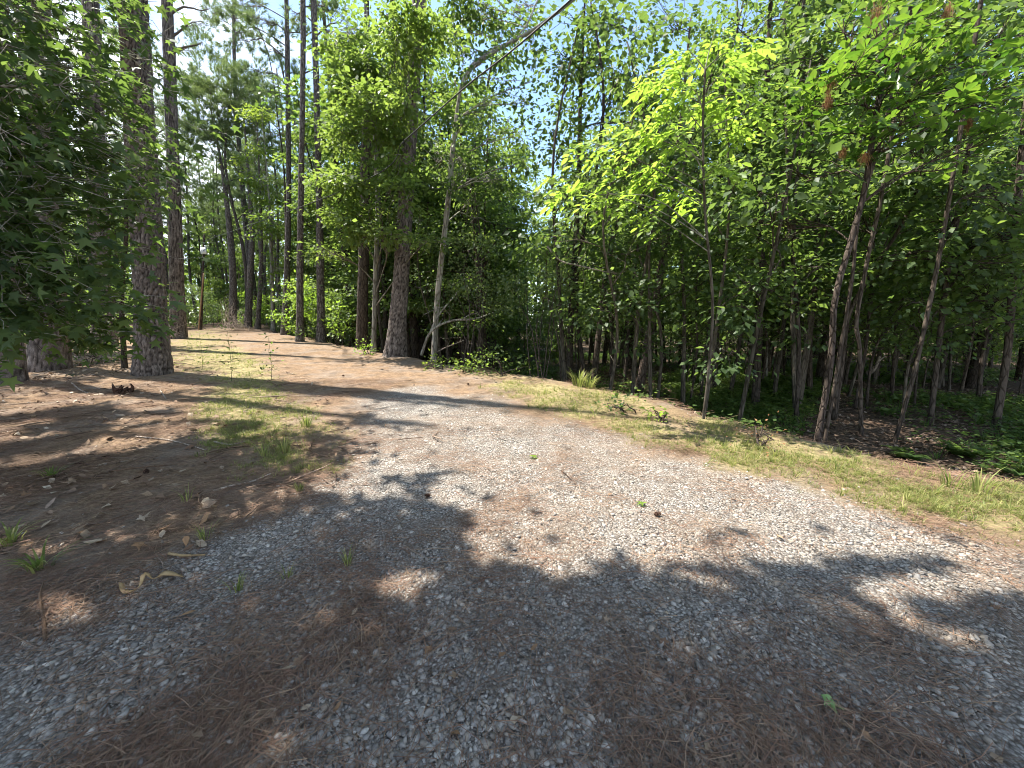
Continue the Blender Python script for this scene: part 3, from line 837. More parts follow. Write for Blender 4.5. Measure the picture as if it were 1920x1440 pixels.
hero('tree', 'pale leaning trunk that forks above the track right of the central pine', [(812, 672), (822, 540), (838, 400), (851, 260), (868, 150), (905, 105), (955, 78), (985, 50), (1008, 0)], 11, 'grey_bark', None, 0.85,
     blobs=[(905, 40, 60, 46, .8, .8), (965, 20, 50, 40, 1, .8), (850, 60, 50, 50, .6, .9), (915, 200, 34, 36, .6, .7), (975, 250, 26, 26, .6, .6), (860, 300, 40, 50, 1.0, .9),
            (930, 330, 34, 30, 1.2, .8), (900, 400, 40, 36, 1.2, .9), (1005, 150, 20, 24, .5, .5), (985, 300, 24, 18, .8, .5), (940, 145, 24, 20, .6, .5), (850, 340, 36, 50, -.7, .8), (832, 450, 28, 34, -.6, .6), (870, 220, 26, 30, -.6, .6), (815, 300, 26, 40, .2, .8), (890, 125, 30, 28, -.5, .8), (935, 85, 34, 20, -.4, .8), (900, 15, 80, 36, .4, 1.2), (1000, 60, 30, 46, .8, .9), (870, 100, 46, 36, .8, 1), (985, 190, 22, 30, .8, .6), (940, 330, 30, 26, .6, .8)],
     leafmat='leaf_dark', leaf=.125, n=12, spread=.24, flare=.5, sides=16, dens=1.3, base=spot(812, 11.8))
fork_mb = MB(); fb = at(884, 128, 11.8)
fp = catmull([fb, at(930, 95, fb[1] - .2), at(990, 62, fb[1] - .5), at(1050, 20, fb[1] - .8), at(1110, -30, fb[1] - 1.0)], 16)
fork_mb.add(*tube(fp, np.linspace(.055, .03, 16), 10, rough(.1, 3)))
_lean = [o for o in bpy.data.objects if o.get('label', '').startswith('pale leaning trunk')][0]
obj('limb', fork_mb.mesh('limb', _lean.location[:], True), M['grey_bark'], _lean)
hero('tree', 'dense dark leaved tree filling the hollow behind the leaning trunk', [(905, 655), (900, 540), (890, 420), (880, 330)], 12, 'brown_bark', 7, 0.7, base=spot(905, 13),
     blobs=[(870, 470, 60, 50, 1.5, 1.2), (930, 480, 60, 45, 2, 1.2), (860, 390, 50, 40, 2, 1.1), (920, 420, 46, 34, 2, 1.1), (985, 450, 55, 30, 2.5, 1), (840, 540, 50, 40, 1.5, .9), (800, 500, 40, 60, 2.0, 1)],
     leafmat='leaf_dark', leaf=.1, n=16)
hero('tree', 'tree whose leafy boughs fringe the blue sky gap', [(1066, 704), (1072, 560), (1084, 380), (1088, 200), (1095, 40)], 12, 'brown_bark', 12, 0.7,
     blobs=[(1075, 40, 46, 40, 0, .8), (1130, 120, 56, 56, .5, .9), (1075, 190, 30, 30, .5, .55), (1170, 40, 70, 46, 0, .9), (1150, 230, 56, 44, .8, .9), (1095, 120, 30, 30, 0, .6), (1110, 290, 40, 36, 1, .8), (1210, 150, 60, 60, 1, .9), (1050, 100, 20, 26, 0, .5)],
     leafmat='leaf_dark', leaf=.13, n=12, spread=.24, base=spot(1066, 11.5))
hero('tree', 'dark slanting stem right of the tree at the sky gap', [(1112, 696), (1130, 560), (1150, 440), (1166, 360)], 11, 'brown_bark', 9, 0.8,
     blobs=[(1180, 300, 50, 50, .5, .9), (1140, 380, 60, 40, 1, .9)], leafmat='leaf_dark', base=spot(1112, 12))
hero('tree', 'reddish barked trunk in the middle of the shaded wood', [(1196, 735), (1215, 640), (1238, 520), (1262, 360), (1280, 200)], 15, 'red_bark', 10, 0.85,
     blobs=[(1270, 150, 70, 60, .8, 1), (1220, 260, 60, 60, 1, 1), (1310, 240, 60, 60, 1, 1), (1260, 60, 80, 50, .5, 1), (1250, 380, 60, 40, 1.2, .8)], leafmat='leaf_dark', leaf=.115)

# ---- right of the road
pine_c = gp
rt, rpath, rrad = hero('hickory_sapling', 'slender sapling with bright yellow green compound leaves at the road edge', [(1322, 782), (1330, 680), (1336, 560), (1322, 400), (1318, 240), (1322, 130)], 5.5, 'sapling_bark', None, 0.65, flare=.2, base=spot(1322, 5.2),
     sides=10, min_r=.006, cat='sapling')
t19, p19, r19 = hero('oak_tree', 'reddish crooked tree with large oval leaves at the right', [(1540, 795), (1556, 690), (1566, 560), (1596, 450), (1622, 350), (1640, 230), (1660, 120)], 11, 'red_bark', None, 0.7, flare=.3, sides=16, base=spot(1540, 5.6),
     blobs=[(1700, 40, 120, 50, .6, .5), (1580, 60, 90, 60, .8, .5)], leafmat='leaf', leaf=.14, shape='ellipse', n=9)
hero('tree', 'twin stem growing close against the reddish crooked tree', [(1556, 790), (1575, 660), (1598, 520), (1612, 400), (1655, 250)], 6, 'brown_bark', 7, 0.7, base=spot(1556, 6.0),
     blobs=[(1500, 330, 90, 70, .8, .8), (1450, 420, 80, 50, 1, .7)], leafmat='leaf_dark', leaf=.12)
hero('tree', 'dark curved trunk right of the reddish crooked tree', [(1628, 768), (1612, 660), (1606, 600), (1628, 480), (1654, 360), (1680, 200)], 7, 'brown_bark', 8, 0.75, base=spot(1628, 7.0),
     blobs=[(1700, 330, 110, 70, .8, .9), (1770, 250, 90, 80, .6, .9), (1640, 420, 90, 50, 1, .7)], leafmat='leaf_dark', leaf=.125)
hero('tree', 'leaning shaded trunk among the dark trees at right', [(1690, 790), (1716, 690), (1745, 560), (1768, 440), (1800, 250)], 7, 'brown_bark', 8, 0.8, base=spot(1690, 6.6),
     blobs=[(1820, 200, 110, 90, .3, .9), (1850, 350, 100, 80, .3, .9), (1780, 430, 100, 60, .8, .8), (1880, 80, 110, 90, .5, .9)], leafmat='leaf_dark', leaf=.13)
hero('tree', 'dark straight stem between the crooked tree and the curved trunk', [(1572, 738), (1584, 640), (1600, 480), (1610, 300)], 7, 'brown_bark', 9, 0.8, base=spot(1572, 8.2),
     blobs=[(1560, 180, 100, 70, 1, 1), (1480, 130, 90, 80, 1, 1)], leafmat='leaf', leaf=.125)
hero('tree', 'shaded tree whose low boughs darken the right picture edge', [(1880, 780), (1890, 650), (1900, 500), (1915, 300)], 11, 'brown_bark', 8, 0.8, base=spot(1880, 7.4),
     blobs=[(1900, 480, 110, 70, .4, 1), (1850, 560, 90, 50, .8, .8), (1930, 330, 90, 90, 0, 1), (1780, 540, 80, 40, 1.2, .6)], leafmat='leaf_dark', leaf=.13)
hero('tree', 'tall green tree behind the bright sapling', [(1420, 700), (1425, 560), (1430, 350), (1440, 100)], 13, 'brown_bark', 12, 0.8, base=spot(1420, 9.5),
     blobs=[(1390, 60, 90, 60, 0, 1.2), (1450, 180, 90, 80, 0, 1.2), (1350, 170, 70, 70, .5, 1.1), (1400, 300, 80, 60, 0, 1.1), (1500, 60, 80, 60, .5, 1.1), (1480, 280, 80, 60, .5, 1.1), (1330, 330, 70, 60, .8, 1), (1420, 420, 90, 40, .5, .9)],
     leafmat='leaf_dark', leaf=.115, n=14)
hero('sapling', 'small sapling with pale sunlit leaves in the shaded wood', [(1436, 715), (1437, 640), (1434, 560), (1430, 500)], 6, 'grey_bark', None, .6,
     blobs=[(1420, 520, 40, 20, 0, 1.3), (1450, 550, 40, 20, -.2, 1.3), (1410, 560, 36, 16, 0, 1.2), (1430, 585, 34, 14, 0, 1)], leafmat='leaf_bright', leaf=.12, cat='sapling', shape='ellipse')

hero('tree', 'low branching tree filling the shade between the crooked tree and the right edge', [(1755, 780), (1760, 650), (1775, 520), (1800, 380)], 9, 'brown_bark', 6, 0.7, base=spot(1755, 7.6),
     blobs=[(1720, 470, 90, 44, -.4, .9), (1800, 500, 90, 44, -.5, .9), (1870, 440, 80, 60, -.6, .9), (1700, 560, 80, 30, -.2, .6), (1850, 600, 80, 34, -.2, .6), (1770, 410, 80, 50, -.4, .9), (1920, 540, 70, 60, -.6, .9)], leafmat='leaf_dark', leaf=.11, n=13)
hero('tree', 'leafy understory tree left of the crooked tree trunk', [(1500, 760), (1498, 650), (1490, 520), (1480, 420)], 7, 'brown_bark', 6, 0.7, base=spot(1500, 7.8),
     blobs=[(1490, 440, 70, 40, -.3, .9), (1430, 480, 60, 34, -.2, .7), (1540, 500, 60, 36, -.3, .8), (1500, 560, 60, 26, -.2, .5), (1390, 530, 50, 26, 0, .5)], leafmat='leaf', leaf=.10, n=13)
# compound leaves of the bright sapling: each leaf is a part
def pinnate(seed, pairs=4, L=0.34):
    g = np.random.default_rng(seed); mb = MB()
    s = np.linspace(0, 1, 8)
    P = np.stack([s * L, 0 * s, 0.05 * s - 0.12 * s ** 2 * (0.6 + g.random())], 1)
    mb.add(*tube(P, np.linspace(.0028, .0014, 8), 4))
    pos, ax, ll = [], [], []
    for i in range(pairs):
        f = 0.28 + 0.62 * i / (pairs - 1)
        p = P[int(f * 7)]
        for sd in (-1, 1):
            pos.append(p); ax.append([0.62 + .1 * g.normal(), sd * (0.8 + .1 * g.normal()), -0.18 + .16 * g.normal()]); ll.append(0.105 * (0.7 + 0.4 * i / pairs) * g.uniform(.85, 1.15))
    pos.append(P[-1]); ax.append([1, .05 * g.normal(), -.3]); ll.append(.14)
    pos, ax, ll = np.array(pos), np.array(ax), np.array(ll)
    nr = np.array([0, 0, 1.0]) + g.normal(size=(len(pos), 3)) * .22
    V, T, A = place_leaves(pos, ax, nr, ll * 1.05, 'ellipse', np.clip(.2 + .6 * g.random() + .2 * g.normal(size=len(pos)), 0, 1))
    mb.add(V, T, A)
    me = mb.mesh('compound_leaf'); me.materials.append(M['leaf_bright'])
    return me
pin = [pinnate(s, 3 + s % 3) for s in range(6)]
g = np.random.default_rng(77)
branch_mb = MB()
rb = np.array(rt.location[:])
Ys = rb[1]
spray_spec = [  # bough tip pixel, depth shift, leaves
    ((1050, 330), -.1, 16), ((1100, 265), .1, 14), ((1175, 235), .1, 12), ((1110, 345), 0, 10), ((1170, 370), -.2, 10), ((1240, 215), -.2, 14), ((1290, 90), .1, 16), ((1340, 60), .2, 12),
    ((1390, 80), -.1, 10), ((1230, 300), .3, 12), ((1270, 130), -.2, 14), ((1400, 170), .1, 12), ((1360, 130), -.2, 12), ((1220, 150), .2, 12), ((1420, 205), -.1, 10), ((1380, 240), .2, 10), ((1350, 300), -.2, 10), ((1290, 350), .2, 8), ((1330, 180), .3, 14), ((1265, 250), -.3, 10), ((1200, 330), .2, 10), ((1280, 190), 0, 10)]
for (tp, dy, nlv) in spray_spec:
    tip = at(tp[0], tp[1], Ys + dy)
    j = int(np.argmin(np.abs(rpath[:, 2] - (tip[2] - 0.35 * np.hypot(*(tip[:2] - rb[:2])) - .1))))
    a = rpath[j]
    lp = limb(branch_mb, a, tip, max(.007, rrad[j] * .45), .003, g, .06, 5, 9)
    d = norm(tip - a)
    nlv = max(6, int(nlv * .8))
    for k in range(nlv):
        f = 0.40 + 0.55 * (k / (nlv - 1)) ** .8
        p = lp[min(8, int(round(f * 8)))] + g.normal(size=3) * .03
        sd = 1 if k % 2 else -1
        yaw = math.atan2(d[1], d[0]) + sd * g.uniform(.2, 1.1)
        o = obj('compound_leaf', pin[g.integers(0, 6)], None, rt)
        o.location = Vector(p - rb); o.rotation_euler = (g.normal() * .25, g.uniform(-.1, .4), yaw); s_ = g.uniform(.75, 1.15); o.scale = (s_, s_, s_)
obj('branches', branch_mb.mesh('sapling_branches', rb, True), M['grey_bark'], rt)

# whorls of large oval leaves on the crooked tree: each whorl is a part
def whorl(seed):
    g = np.random.default_rng(seed); n = 5 + seed % 3; mb = MB()
    a = np.linspace(0, 2 * np.pi, n, endpoint=False) + g.random() + g.normal(size=n) * .2
    ax = np.stack([np.cos(a), np.sin(a), .15 + .3 * g.normal(size=n)], 1)
    V, T, A = place_leaves(np.zeros((n, 3)), ax, np.array([0, 0, 1.0]) + g.normal(size=(n, 3)) * .2, g.uniform(.10, .18, n), 'obovate', np.clip(.5 + .25 * g.normal(size=n), 0, 1))
    mb.add(V, T, A); me = mb.mesh('leaf_whorl'); me.materials.append(M['leaf_glossy']); return me
wh = [whorl(s) for s in range(6)]
branch_mb = MB(); b19 = np.array(t19.location[:])
for (tp, ry, dy, nlv) in [((1650, 80), 40, 0, 12), ((1700, 90), 40, -.3, 14), ((1760, 85), 30, -.1, 10), ((1600, 120), 40, -.4, 14), ((1560, 140), 30, 0, 10), ((1680, 150), 40, -.5, 16), ((1740, 160), 40, -.4, 14), ((1800, 120), 40, -.2, 12), ((1850, 130), 30, 0, 10),
                         ((1620, 190), 40, -.2, 12), ((1530, 200), 30, .2, 10), ((1700, 220), 40, -.6, 14), ((1780, 210), 40, -.3, 12), ((1840, 190), 40, -.3, 10), ((1590, 250), 40, 0, 10), ((1660, 270), 30, -.3, 10), ((1890, 250), 40, -.3, 12), ((1640, 10), 30, .2, 10), ((1760, 20), 40, .2, 10), ((1820, 290), 40, -.2, 10)]:
    Yb = b19[1] + dy; c = at(tp[0], tp[1], Yb); k = pxm(tp[0], tp[1], Yb)
    j = int(np.argmin(np.abs(p19[:, 2] - (c[2] - 0.4 * np.hypot(*(c[:2] - b19[:2]))))))
    lp = limb(branch_mb, p19[j], c, max(.012, r19[j] * .4), .005, g, .1, 5, 8)
    for i in range(nlv):
        p = c + g.normal(size=3) * np.array([ry * k * .8, .25, ry * k * .5])
        limb(branch_mb, lp[g.integers(3, 8)], p, .005, .003, g, .1, 3, 4)
        o = obj('leaf_whorl', wh[g.integers(0, 6)], None, t19)
        o.location = Vector(p - b19); o.rotation_euler = (g.normal() * .45, g.normal() * .45, g.uniform(0, 6.28)); s_ = g.uniform(.7, 1.15); o.scale = (s_, s_, s_)
obj('branches', branch_mb.mesh('oak_branches', b19, True), M['red_bark'], t19)
# hanging bunches of dead needles caught in the crooked tree
for (px, py, w, h_, dy) in [(1556, 165, 9, 22, -.2), (1553, 195, 9, 18, -.2), (1640, 40, 14, 30, -.3), (1775, 30, 9, 22, -.2), (1622, 300, 10, 16, -.3), (1580, 290, 8, 14, -.2), (1815, 240, 7, 18, -.3)]:
    Yb = b19[1] + dy; c = at(px, py, Yb); k = pxm(px, py, Yb); n = 150
    mb = MB(); base = c + g.normal(size=(n, 3)) * np.array([w * k * .35, w * k * .35, h_ * k * .3]) + np.array([0, 0, h_ * k * .5])
    d = norm(np.array([0, 0, -1.0]) + g.normal(size=(n, 3)) * .25); sd = norm(np.cross(d, g.normal(size=(n, 3)))) * .0022
    l = g.uniform(.6, 1.1, (n, 1)) * h_ * k
    V = np.stack([base - sd, base + sd, base + d * l], 1).reshape(-1, 3); mb.add(V, np.arange(n * 3).reshape(-1, 3), np.repeat(g.random(n), 3))
    o = obj('needle_bunch', mb.mesh('needle_bunch', c), M['dead']); o.location = c
    tag(o, 'bunch of dead brown pine needles caught in the boughs of the crooked tree', 'needle bunch', 'dead needle bunches in the crooked tree')

# ---- the sweetgum overhanging from the left, close to the camera
sgb = np.array([-5.9, 3.0, gz(-5.9, 3.0)])
sg = thing('sweetgum_tree', 'sweetgum with drooping star shaped leaves overhanging the left of the picture', 'tree', sgb)
tb, cb = MB(), MB()
P = catmull([sgb - [0, 0, .1], sgb + [.1, .1, 3], sgb + [0, .3, 6.5], sgb + [.3, .2, 11]], 40)
tb.add(*tube(P, np.linspace(.17, .03, 40), 12, rough(.1, 5)))
g = np.random.default_rng(5)
boughs = [((60, 60), 3.8), ((170, 60), 4.4), ((110, 160), 3.6), ((200, 190), 4.4), ((40, 240), 3.4), ((150, 260), 3.9), ((235, 240), 4.6), ((80, 330), 3.6), ((170, 350), 4.0), ((30, 400), 3.3), ((120, 430), 3.6), ((215, 400), 4.4), ((250, 330), 4.6), ((60, 500), 3.3), ((150, 510), 3.7), ((220, 480), 4.3),
          ((20, 570), 3.4), ((110, 580), 3.6), ((190, 560), 3.9), ((20, 120), 3.4), ((270, 290), 4.7), ((90, 10), 4.2), ((230, 20), 4.8), ((255, 110), 5.0), ((-20, 330), 3.3), ((-30, 480), 3.2), ((60, 610), 3.5), ((170, 140), 4.0)]
allP, allA, allN, allR, allL = [], [], [], [], []
for (px, py), Yb in boughs:
    tip = at(px, py, Yb)
    j = int(np.argmin(np.abs(P[:, 2] - (tip[2] + 0.3))))
    lp = limb(tb, P[j], tip, .022, .004, g, .12, 5, 14)
    for m in range(36):
        q0 = lp[g.integers(6, 14)]
        tw = q0 + g.normal(size=3) * np.array([.32, .32, .2]) + np.array([.05, 0, -.06])
        limb(tb, q0, tw, .004, .002, g, .1, 3, 4)
        n = 7
        pp = tw + g.normal(size=(n, 3)) * .085
        ax = norm(norm(tw - q0) + g.normal(size=(n, 3)) * .6 + np.array([0.1, 0, -.45]))
        allP.append(pp); allA.append(ax); allN.append(np.array([0, -.15, 1.0]) + g.normal(size=(n, 3)) * .4); allR.append(np.clip(g.random() * .6 + g.random(n) * .4, 0, 1)); allL.append(g.uniform(.09, .165, n))
allP, allA, allN, allR, allL = map(np.concatenate, (allP, allA, allN, allR, allL))
kq = (allP[:, 2] - hplane(allP[:, 1])) / S[2]; gxq, gyq = allP[:, 0] - S[0] * kq, allP[:, 1] - S[1] * kq
inl = np.zeros(len(allP), bool)
for p in lit_polys: inl |= inside(gxq, gyq, p)
kp = ~(inl & (g.random(len(allP)) < .35))
allP, allA, allN, allR, allL = allP[kp], allA[kp], allN[kp], allR[kp], allL[kp]
dist = np.linalg.norm(allP - np.array([0, 0, CAMZ]), axis=1)
# the largest looking leaves are parts of their own
bpx = 960 + F * allP[:, 0] / np.maximum(allP[:, 1] * CP - (allP[:, 2] - CAMZ) * SP, .1)
score = allL / dist + np.where(bpx < 10, -1, 0)
own = np.argsort(-score)[:300]; rest = np.setdiff1d(np.arange(len(allP)), own)
cb.add(*place_leaves(allP[rest], allA[rest], allN[rest], allL[rest], 'star', allR[rest]))
star_me = []
for k in range(5):
    V, T, A = place_leaves(np.zeros((1, 3)), np.array([[1.0, 0, 0]]), np.array([[0, 0, 1.0]]), 1.0, 'star', np.array([.1 + .2 * k]))
    V[:, 2] += .12 * np.sin(V[:, 0] * 2.5 + k) * .6 - .25 * V[:, 1] ** 2
    mm = mesh_new('sweetgum_leaf', V, T, {'rnd': A}); mm.materials.append(M['leaf_dark']); star_me.append(mm)
for i in own:
    ax = norm(allA[i]); nn = norm(allN[i] - ax * (allN[i] @ ax)); sd = np.cross(nn, ax)
    o = obj('leaf', star_me[int(allR[i] * 4.99)], None, sg)
    from mathutils import Matrix
    o.rotation_euler = Matrix(((ax[0], sd[0], nn[0]), (ax[1], sd[1], nn[1]), (ax[2], sd[2], nn[2]))).to_euler()
    o.location = Vector(allP[i] - sgb); o.scale = (allL[i],) * 3
# upper crown, above the picture
for c, r, dd in [((-5.2, 3.4, 7.2), (2.6, 2.4, 1.5), 1.1), ((-6, 3.6, 9.5), (2.4, 2.4, 1.6), 1.1), ((-6.5, 5.2, 8.0), (2.2, 2, 1.4), 1.0), ((-6.2, 1.2, 7.5), (2.4, 2, 1.6), 1.1)]:
    C = ell_points(g, c, r, int(40 * dd * r[0] * r[2] * (.6 + .5 * r[1])))
    limb(tb, P[int(np.argmin(np.abs(P[:, 2] - c[2] + 1)))], np.array(c), .04, .01, g)
    cb.add(*leaf_cloud(g, C, g.random(len(C)), 14, .22, .13, 'diamond', np.array(c), LK))
obj('trunk', tb.mesh('sweetgum_trunk', sgb, True), M['grey_bark'], sg)
obj('crown', cb.mesh('sweetgum_crown', sgb), M['leaf_dark'], sg)

# ---- trees standing beside and behind the camera; their crowns shade the near ground
def shade_tree(name, label, base, H, r, blobs, leafmat='leaf', leaf=.13):
    b = np.array([base[0], base[1], gz(*base)])
    g = np.random.default_rng(int(abs(base[0] * 31 + base[1] * 17)) + 3)
    root = thing(name, label, 'tree', b)
    tb, cb = MB(), MB()
    P = catmull([b - [0, 0, .1], b + [.1, 0, H * .35], b + [-.1, .2, H * .7], b + [.2, .1, H]], 30)
    tb.add(*tube(P, np.linspace(r, .04, 30), 14, rough(.1, 7)))
    for c, rr, dd in blobs:
        c = np.array(c); C = ell_points(g, c, rr, int(70 * dd * rr[0] * rr[2] * (.6 + .5 * rr[1])))
        lp = limb(tb, P[int(np.argmin(np.abs(P[:, 2] - c[2] + .4 * np.hypot(*(c[:2] - b[:2])))))], c, r * .3, .012, g)
        for cc in C[::40]: limb(tb, lp[g.integers(2, 7)], cc, .012, .005, g, .1, 3, 4)
        cb.add(*leaf_cloud(g, C, g.random(len(C)), 14, .22, leaf, 'diamond', c, LK))
    obj('trunk', tb.mesh(name + '_trunk', b, True), M['brown_bark'], root)
    obj('crown', cb.mesh(name + '_crown', b), M[leafmat], root)
shade_tree('oak_tree', 'broad oak beside the camera whose crown shades the near gravel', (-6.6, -1.4), 12, .22,
           [((-5.4, -.6, 8.0), (2.6, 2.4, 1.6), 1.2), ((-3.2, .4, 8.4), (2.4, 2.2, 1.4), 1.2), ((-1.6, 1.6, 8.8), (2.0, 1.8, 1.2), 1.1), ((-3.6, -1.8, 9.2), (2.6, 2.2, 1.6), 1.2), ((-1.0, -.6, 9.5), (2.4, 2.0, 1.4), 1.2), ((-6.8, .8, 9.5), (2.4, 2.2, 1.6), 1.1), ((-2.6, 2.6, 10), (2.2, 1.8, 1.3), 1.0), ((-5, 2.4, 10.6), (2.2, 1.8, 1.3), 1.0), ((-4.2, 2.9, 8.4), (2.2, 1.3, .9), 1.3), ((-2.2, 3.1, 9.2), (2.2, 1.3, .9), 1.3), ((-.4, 2.4, 9.6), (2.0, 1.3, .9), 1.3), ((-5.4, 1.2, 7.6), (2.0, 1.6, .9), 1.2), ((-3.0, 1.4, 7.4), (1.8, 1.2, .8), 1.2)])
shade_tree('maple_tree', 'maple behind the camera shading the gravel at the right', (-1.2, -4.2), 13, .2,
           [((-.6, -1.8, 9.6), (2.4, 2.0, 1.5), 1.1), ((1.2, -1.2, 9.0), (2.2, 1.8, 1.4), 1.1), ((0, -3.6, 10.5), (2.6, 2.2, 1.8), 1), ((1.0, .8, 11), (2.0, 1.4, 1.2), .9)])
shade_tree('hornbeam_tree', 'dense tree left of the massive pine shading the needle covered ground', (-11.0, 5.0), 12, .2,
           [((-9.4, 5.2, 8.5), (2.6, 2.4, 1.8), 1.1), ((-10.6, 6.6, 10), (2.6, 2.4, 1.8), 1.1), ((-8.4, 6.8, 10.2), (2.2, 2, 1.4), 1.0), ((-11, 3.8, 9.6), (2.6, 2.2, 1.8), 1.1), ((-8.6, 3.8, 10.0), (2.2, 2.2, 1.6), 1.0)], 'leaf_dark')

# ------------------------------------------------------------------ background trees, copied from a few models
def model_tree(name, kind, H, r, crown_base, crown_r, seed, leaf=.14, n=14, dens=1.0, bark='brown_bark', leafmat='leaf', lean=.06, sides=8, nblob=7):
    g = np.random.default_rng(seed)
    tb, cb = MB(), MB()
    P = catmull([[0, 0, -.3], [g.normal() * lean * H * .2, g.normal() * lean * H * .2, H * .3], [g.normal() * lean * H * .4, g.normal() * lean * H * .4, H * .65], [g.normal() * lean * H * .5, g.normal() * lean * H * .5, H]], 18)
    tb.add(*tube(P, np.linspace(r, max(r * .25, .01), 18), sides, rough(.12, seed)))
    for i in range(9):          # dead lower twigs
        z = g.uniform(.25, 1.0) * crown_base + .4; p0 = P[int(np.argmin(np.abs(P[:, 2] - z)))]; a = g.random() * 6.28; l = g.uniform(.3, 1.1)
        limb(tb, p0, p0 + np.array([math.cos(a) * l, math.sin(a) * l, g.uniform(-.1, .6) * l]), .007, .002, g, .25, 3, 6)
    for i in range(nblob):
        f = (i + .5) / nblob
        z = crown_base + (H - crown_base) * f
        prof = math.sin(math.pi * min(1, .25 + .75 * f) ** 1.1) if kind == 'leaf' else (0.5 + .5 * math.sin(math.pi * f))
        rad = crown_r * max(.35, prof)
        a = g.random() * 6.28
        pz = P[int(np.argmin(np.abs(P[:, 2] - z)))]
        c = pz + np.array([math.cos(a), math.sin(a), 0]) * rad * .55
        rr = np.array([rad * .7, rad * .7, max(.4, (H - crown_base) / nblob * .75)])
        C = ell_points(g, c, rr, int(20 * dens * rr[0] * rr[2] * (.6 + .5 * rr[1])) + 5)
        pj = P[int(np.argmin(np.abs(P[:, 2] - (z - rad * .5))))]
        lp = limb(tb, pj, c, max(.012, r * .28), .008, g)
        for cc in C[::max(6, len(C) // 12)]: limb(tb, lp[g.integers(2, 7)], cc, .010, .005, g, .1, 3, 4)
        if kind == 'leaf': cb.add(*leaf_cloud(g, C, g.random(len(C)), n, .24, leaf, 'diamond', c))
        else: cb.add(*needle_cloud(g, C, norm(C - (c - [0, 0, rad])), g.random(len(C)), n, leaf, .011))
    mt = tb.mesh(name + '_trunk', smooth=True); mt.materials.append(M[bark])
    mc = cb.mesh(name + '_crown'); mc.materials.append(M[leafmat])
    return mt, mc

hard = [model_tree('broadleaf', 'leaf', 12 + 1.5 * i, .15 + .02 * i, 1.8 + .5 * (i % 3), 2.7 + .2 * i, 100 + i, leaf=.17, n=13, dens=1.1, nblob=11, leafmat=('leaf', 'leaf_dark', 'leaf')[i % 3]) for i in range(4)]
pines = [model_tree('pine', 'needle', 19 + 2 * i, .16 + .02 * i, 7.0 + i, 2.6, 200 + i, leaf=.28, n=28, dens=1.9, bark='pine_bark_far', leafmat='needle', nblob=9, lean=.03) for i in range(3)]
saps = [model_tree('sapling', 'leaf', 4.8 + .7 * i, .032 + .006 * i, 1.6 + .25 * (i % 3), .95 + .08 * i, 300 + i, leaf=.11, n=12, dens=1.5, bark=('brown_bark', 'sapling_bark')[i % 2], leafmat=('leaf', 'leaf_dark')[i % 2], lean=.12, sides=6, nblob=8) for i in range(6)]
poles = [model_tree('pole_tree', 'leaf', 9.5 + 1.2 * i, .06 + .012 * i, 3.2 + .5 * i, 1.6, 400 + i, leaf=.13, n=12, dens=1.15, bark=('brown_bark', 'sapling_bark')[i % 2], leafmat=('leaf_dark', 'leaf', 'leaf_dark', 'leaf_dark')[i % 4], lean=.09, sides=7, nblob=9) for i in range(4)]
bushes = [model_tree('understory', 'leaf', 2.6 + .6 * i, .025, .3, 1.3, 500 + i, leaf=.11, n=12, dens=2.6, leafmat=('leaf', 'myrtle', 'leaf_dark', 'shrub')[i % 4], lean=.2, sides=5, nblob=7) for i in range(4)]

def plant_copy(models, k, name, label, cat, group, x, y, s, rz):
    mt, mc = models[k % len(models)]
    z = gz(x, y)
    r = thing(name, label, cat, (x, y, z), group)
    r.rotation_euler = (0, 0, rz); r.scale = (s, s, s)
    for nm, m in (('trunk', mt), ('crown', mc)):
        o = bpy.data.objects.new(nm, m); COL.objects.link(o); o.parent = r
    return r

MARKS = [(-900, 'left of the leaning trunk'), (812, 'between the leaning trunk and the blue sky gap'), (985, 'just right of the blue sky gap'), (1120, 'between the slanting stem and the reddish trunk'),
         (1215, 'behind the reddish trunk'), (1290, 'behind the bright compound leaved sapling'), (1370, 'behind the pale leaved small sapling'), (1480, 'just left of the crooked tree'), (1560, 'between the crooked tree and the curved trunk'),
         (1640, 'behind the leaning shaded trunk'), (1760, 'right of the leaning shaded trunk'), (1880, 'at the right picture edge')]
def where(x, y):
    px = 960 + F * x / y
    return [w for p, w in MARKS if px >= p][-1]

def scatter_xy(n, f, seed, mind):
    g = np.random.default_rng(seed); out = []
    tries = 0
    while len(out) < n and tries < 40000:
        tries += 1
        x, y = f(g)
        if x is None: continue
        if all((x - a) ** 2 + (y - b) ** 2 > mind ** 2 for a, b in out): out.append((x, y))
    return out

def polar(g, a0, a1, r0, r1):
    a = math.radians(g.uniform(a0, a1)); r = math.sqrt(g.uniform(r0 ** 2, r1 ** 2))
    return r * math.sin(a), r * math.cos(a)

def in_right(g, r0, r1, a0=-12, a1=58, dmin=1.5):
    x, y = polar(g, a0, a1, r0, r1)
    if bank_d([x], [y])[0] < dmin or y < 6.5 or (r0 > 9 and y < 9): return None, None
    px = 960 + F * x / y
    if y > 3 and 930 < px < 1045 and y < 40: return None, None       # the sky gap
    return x, y

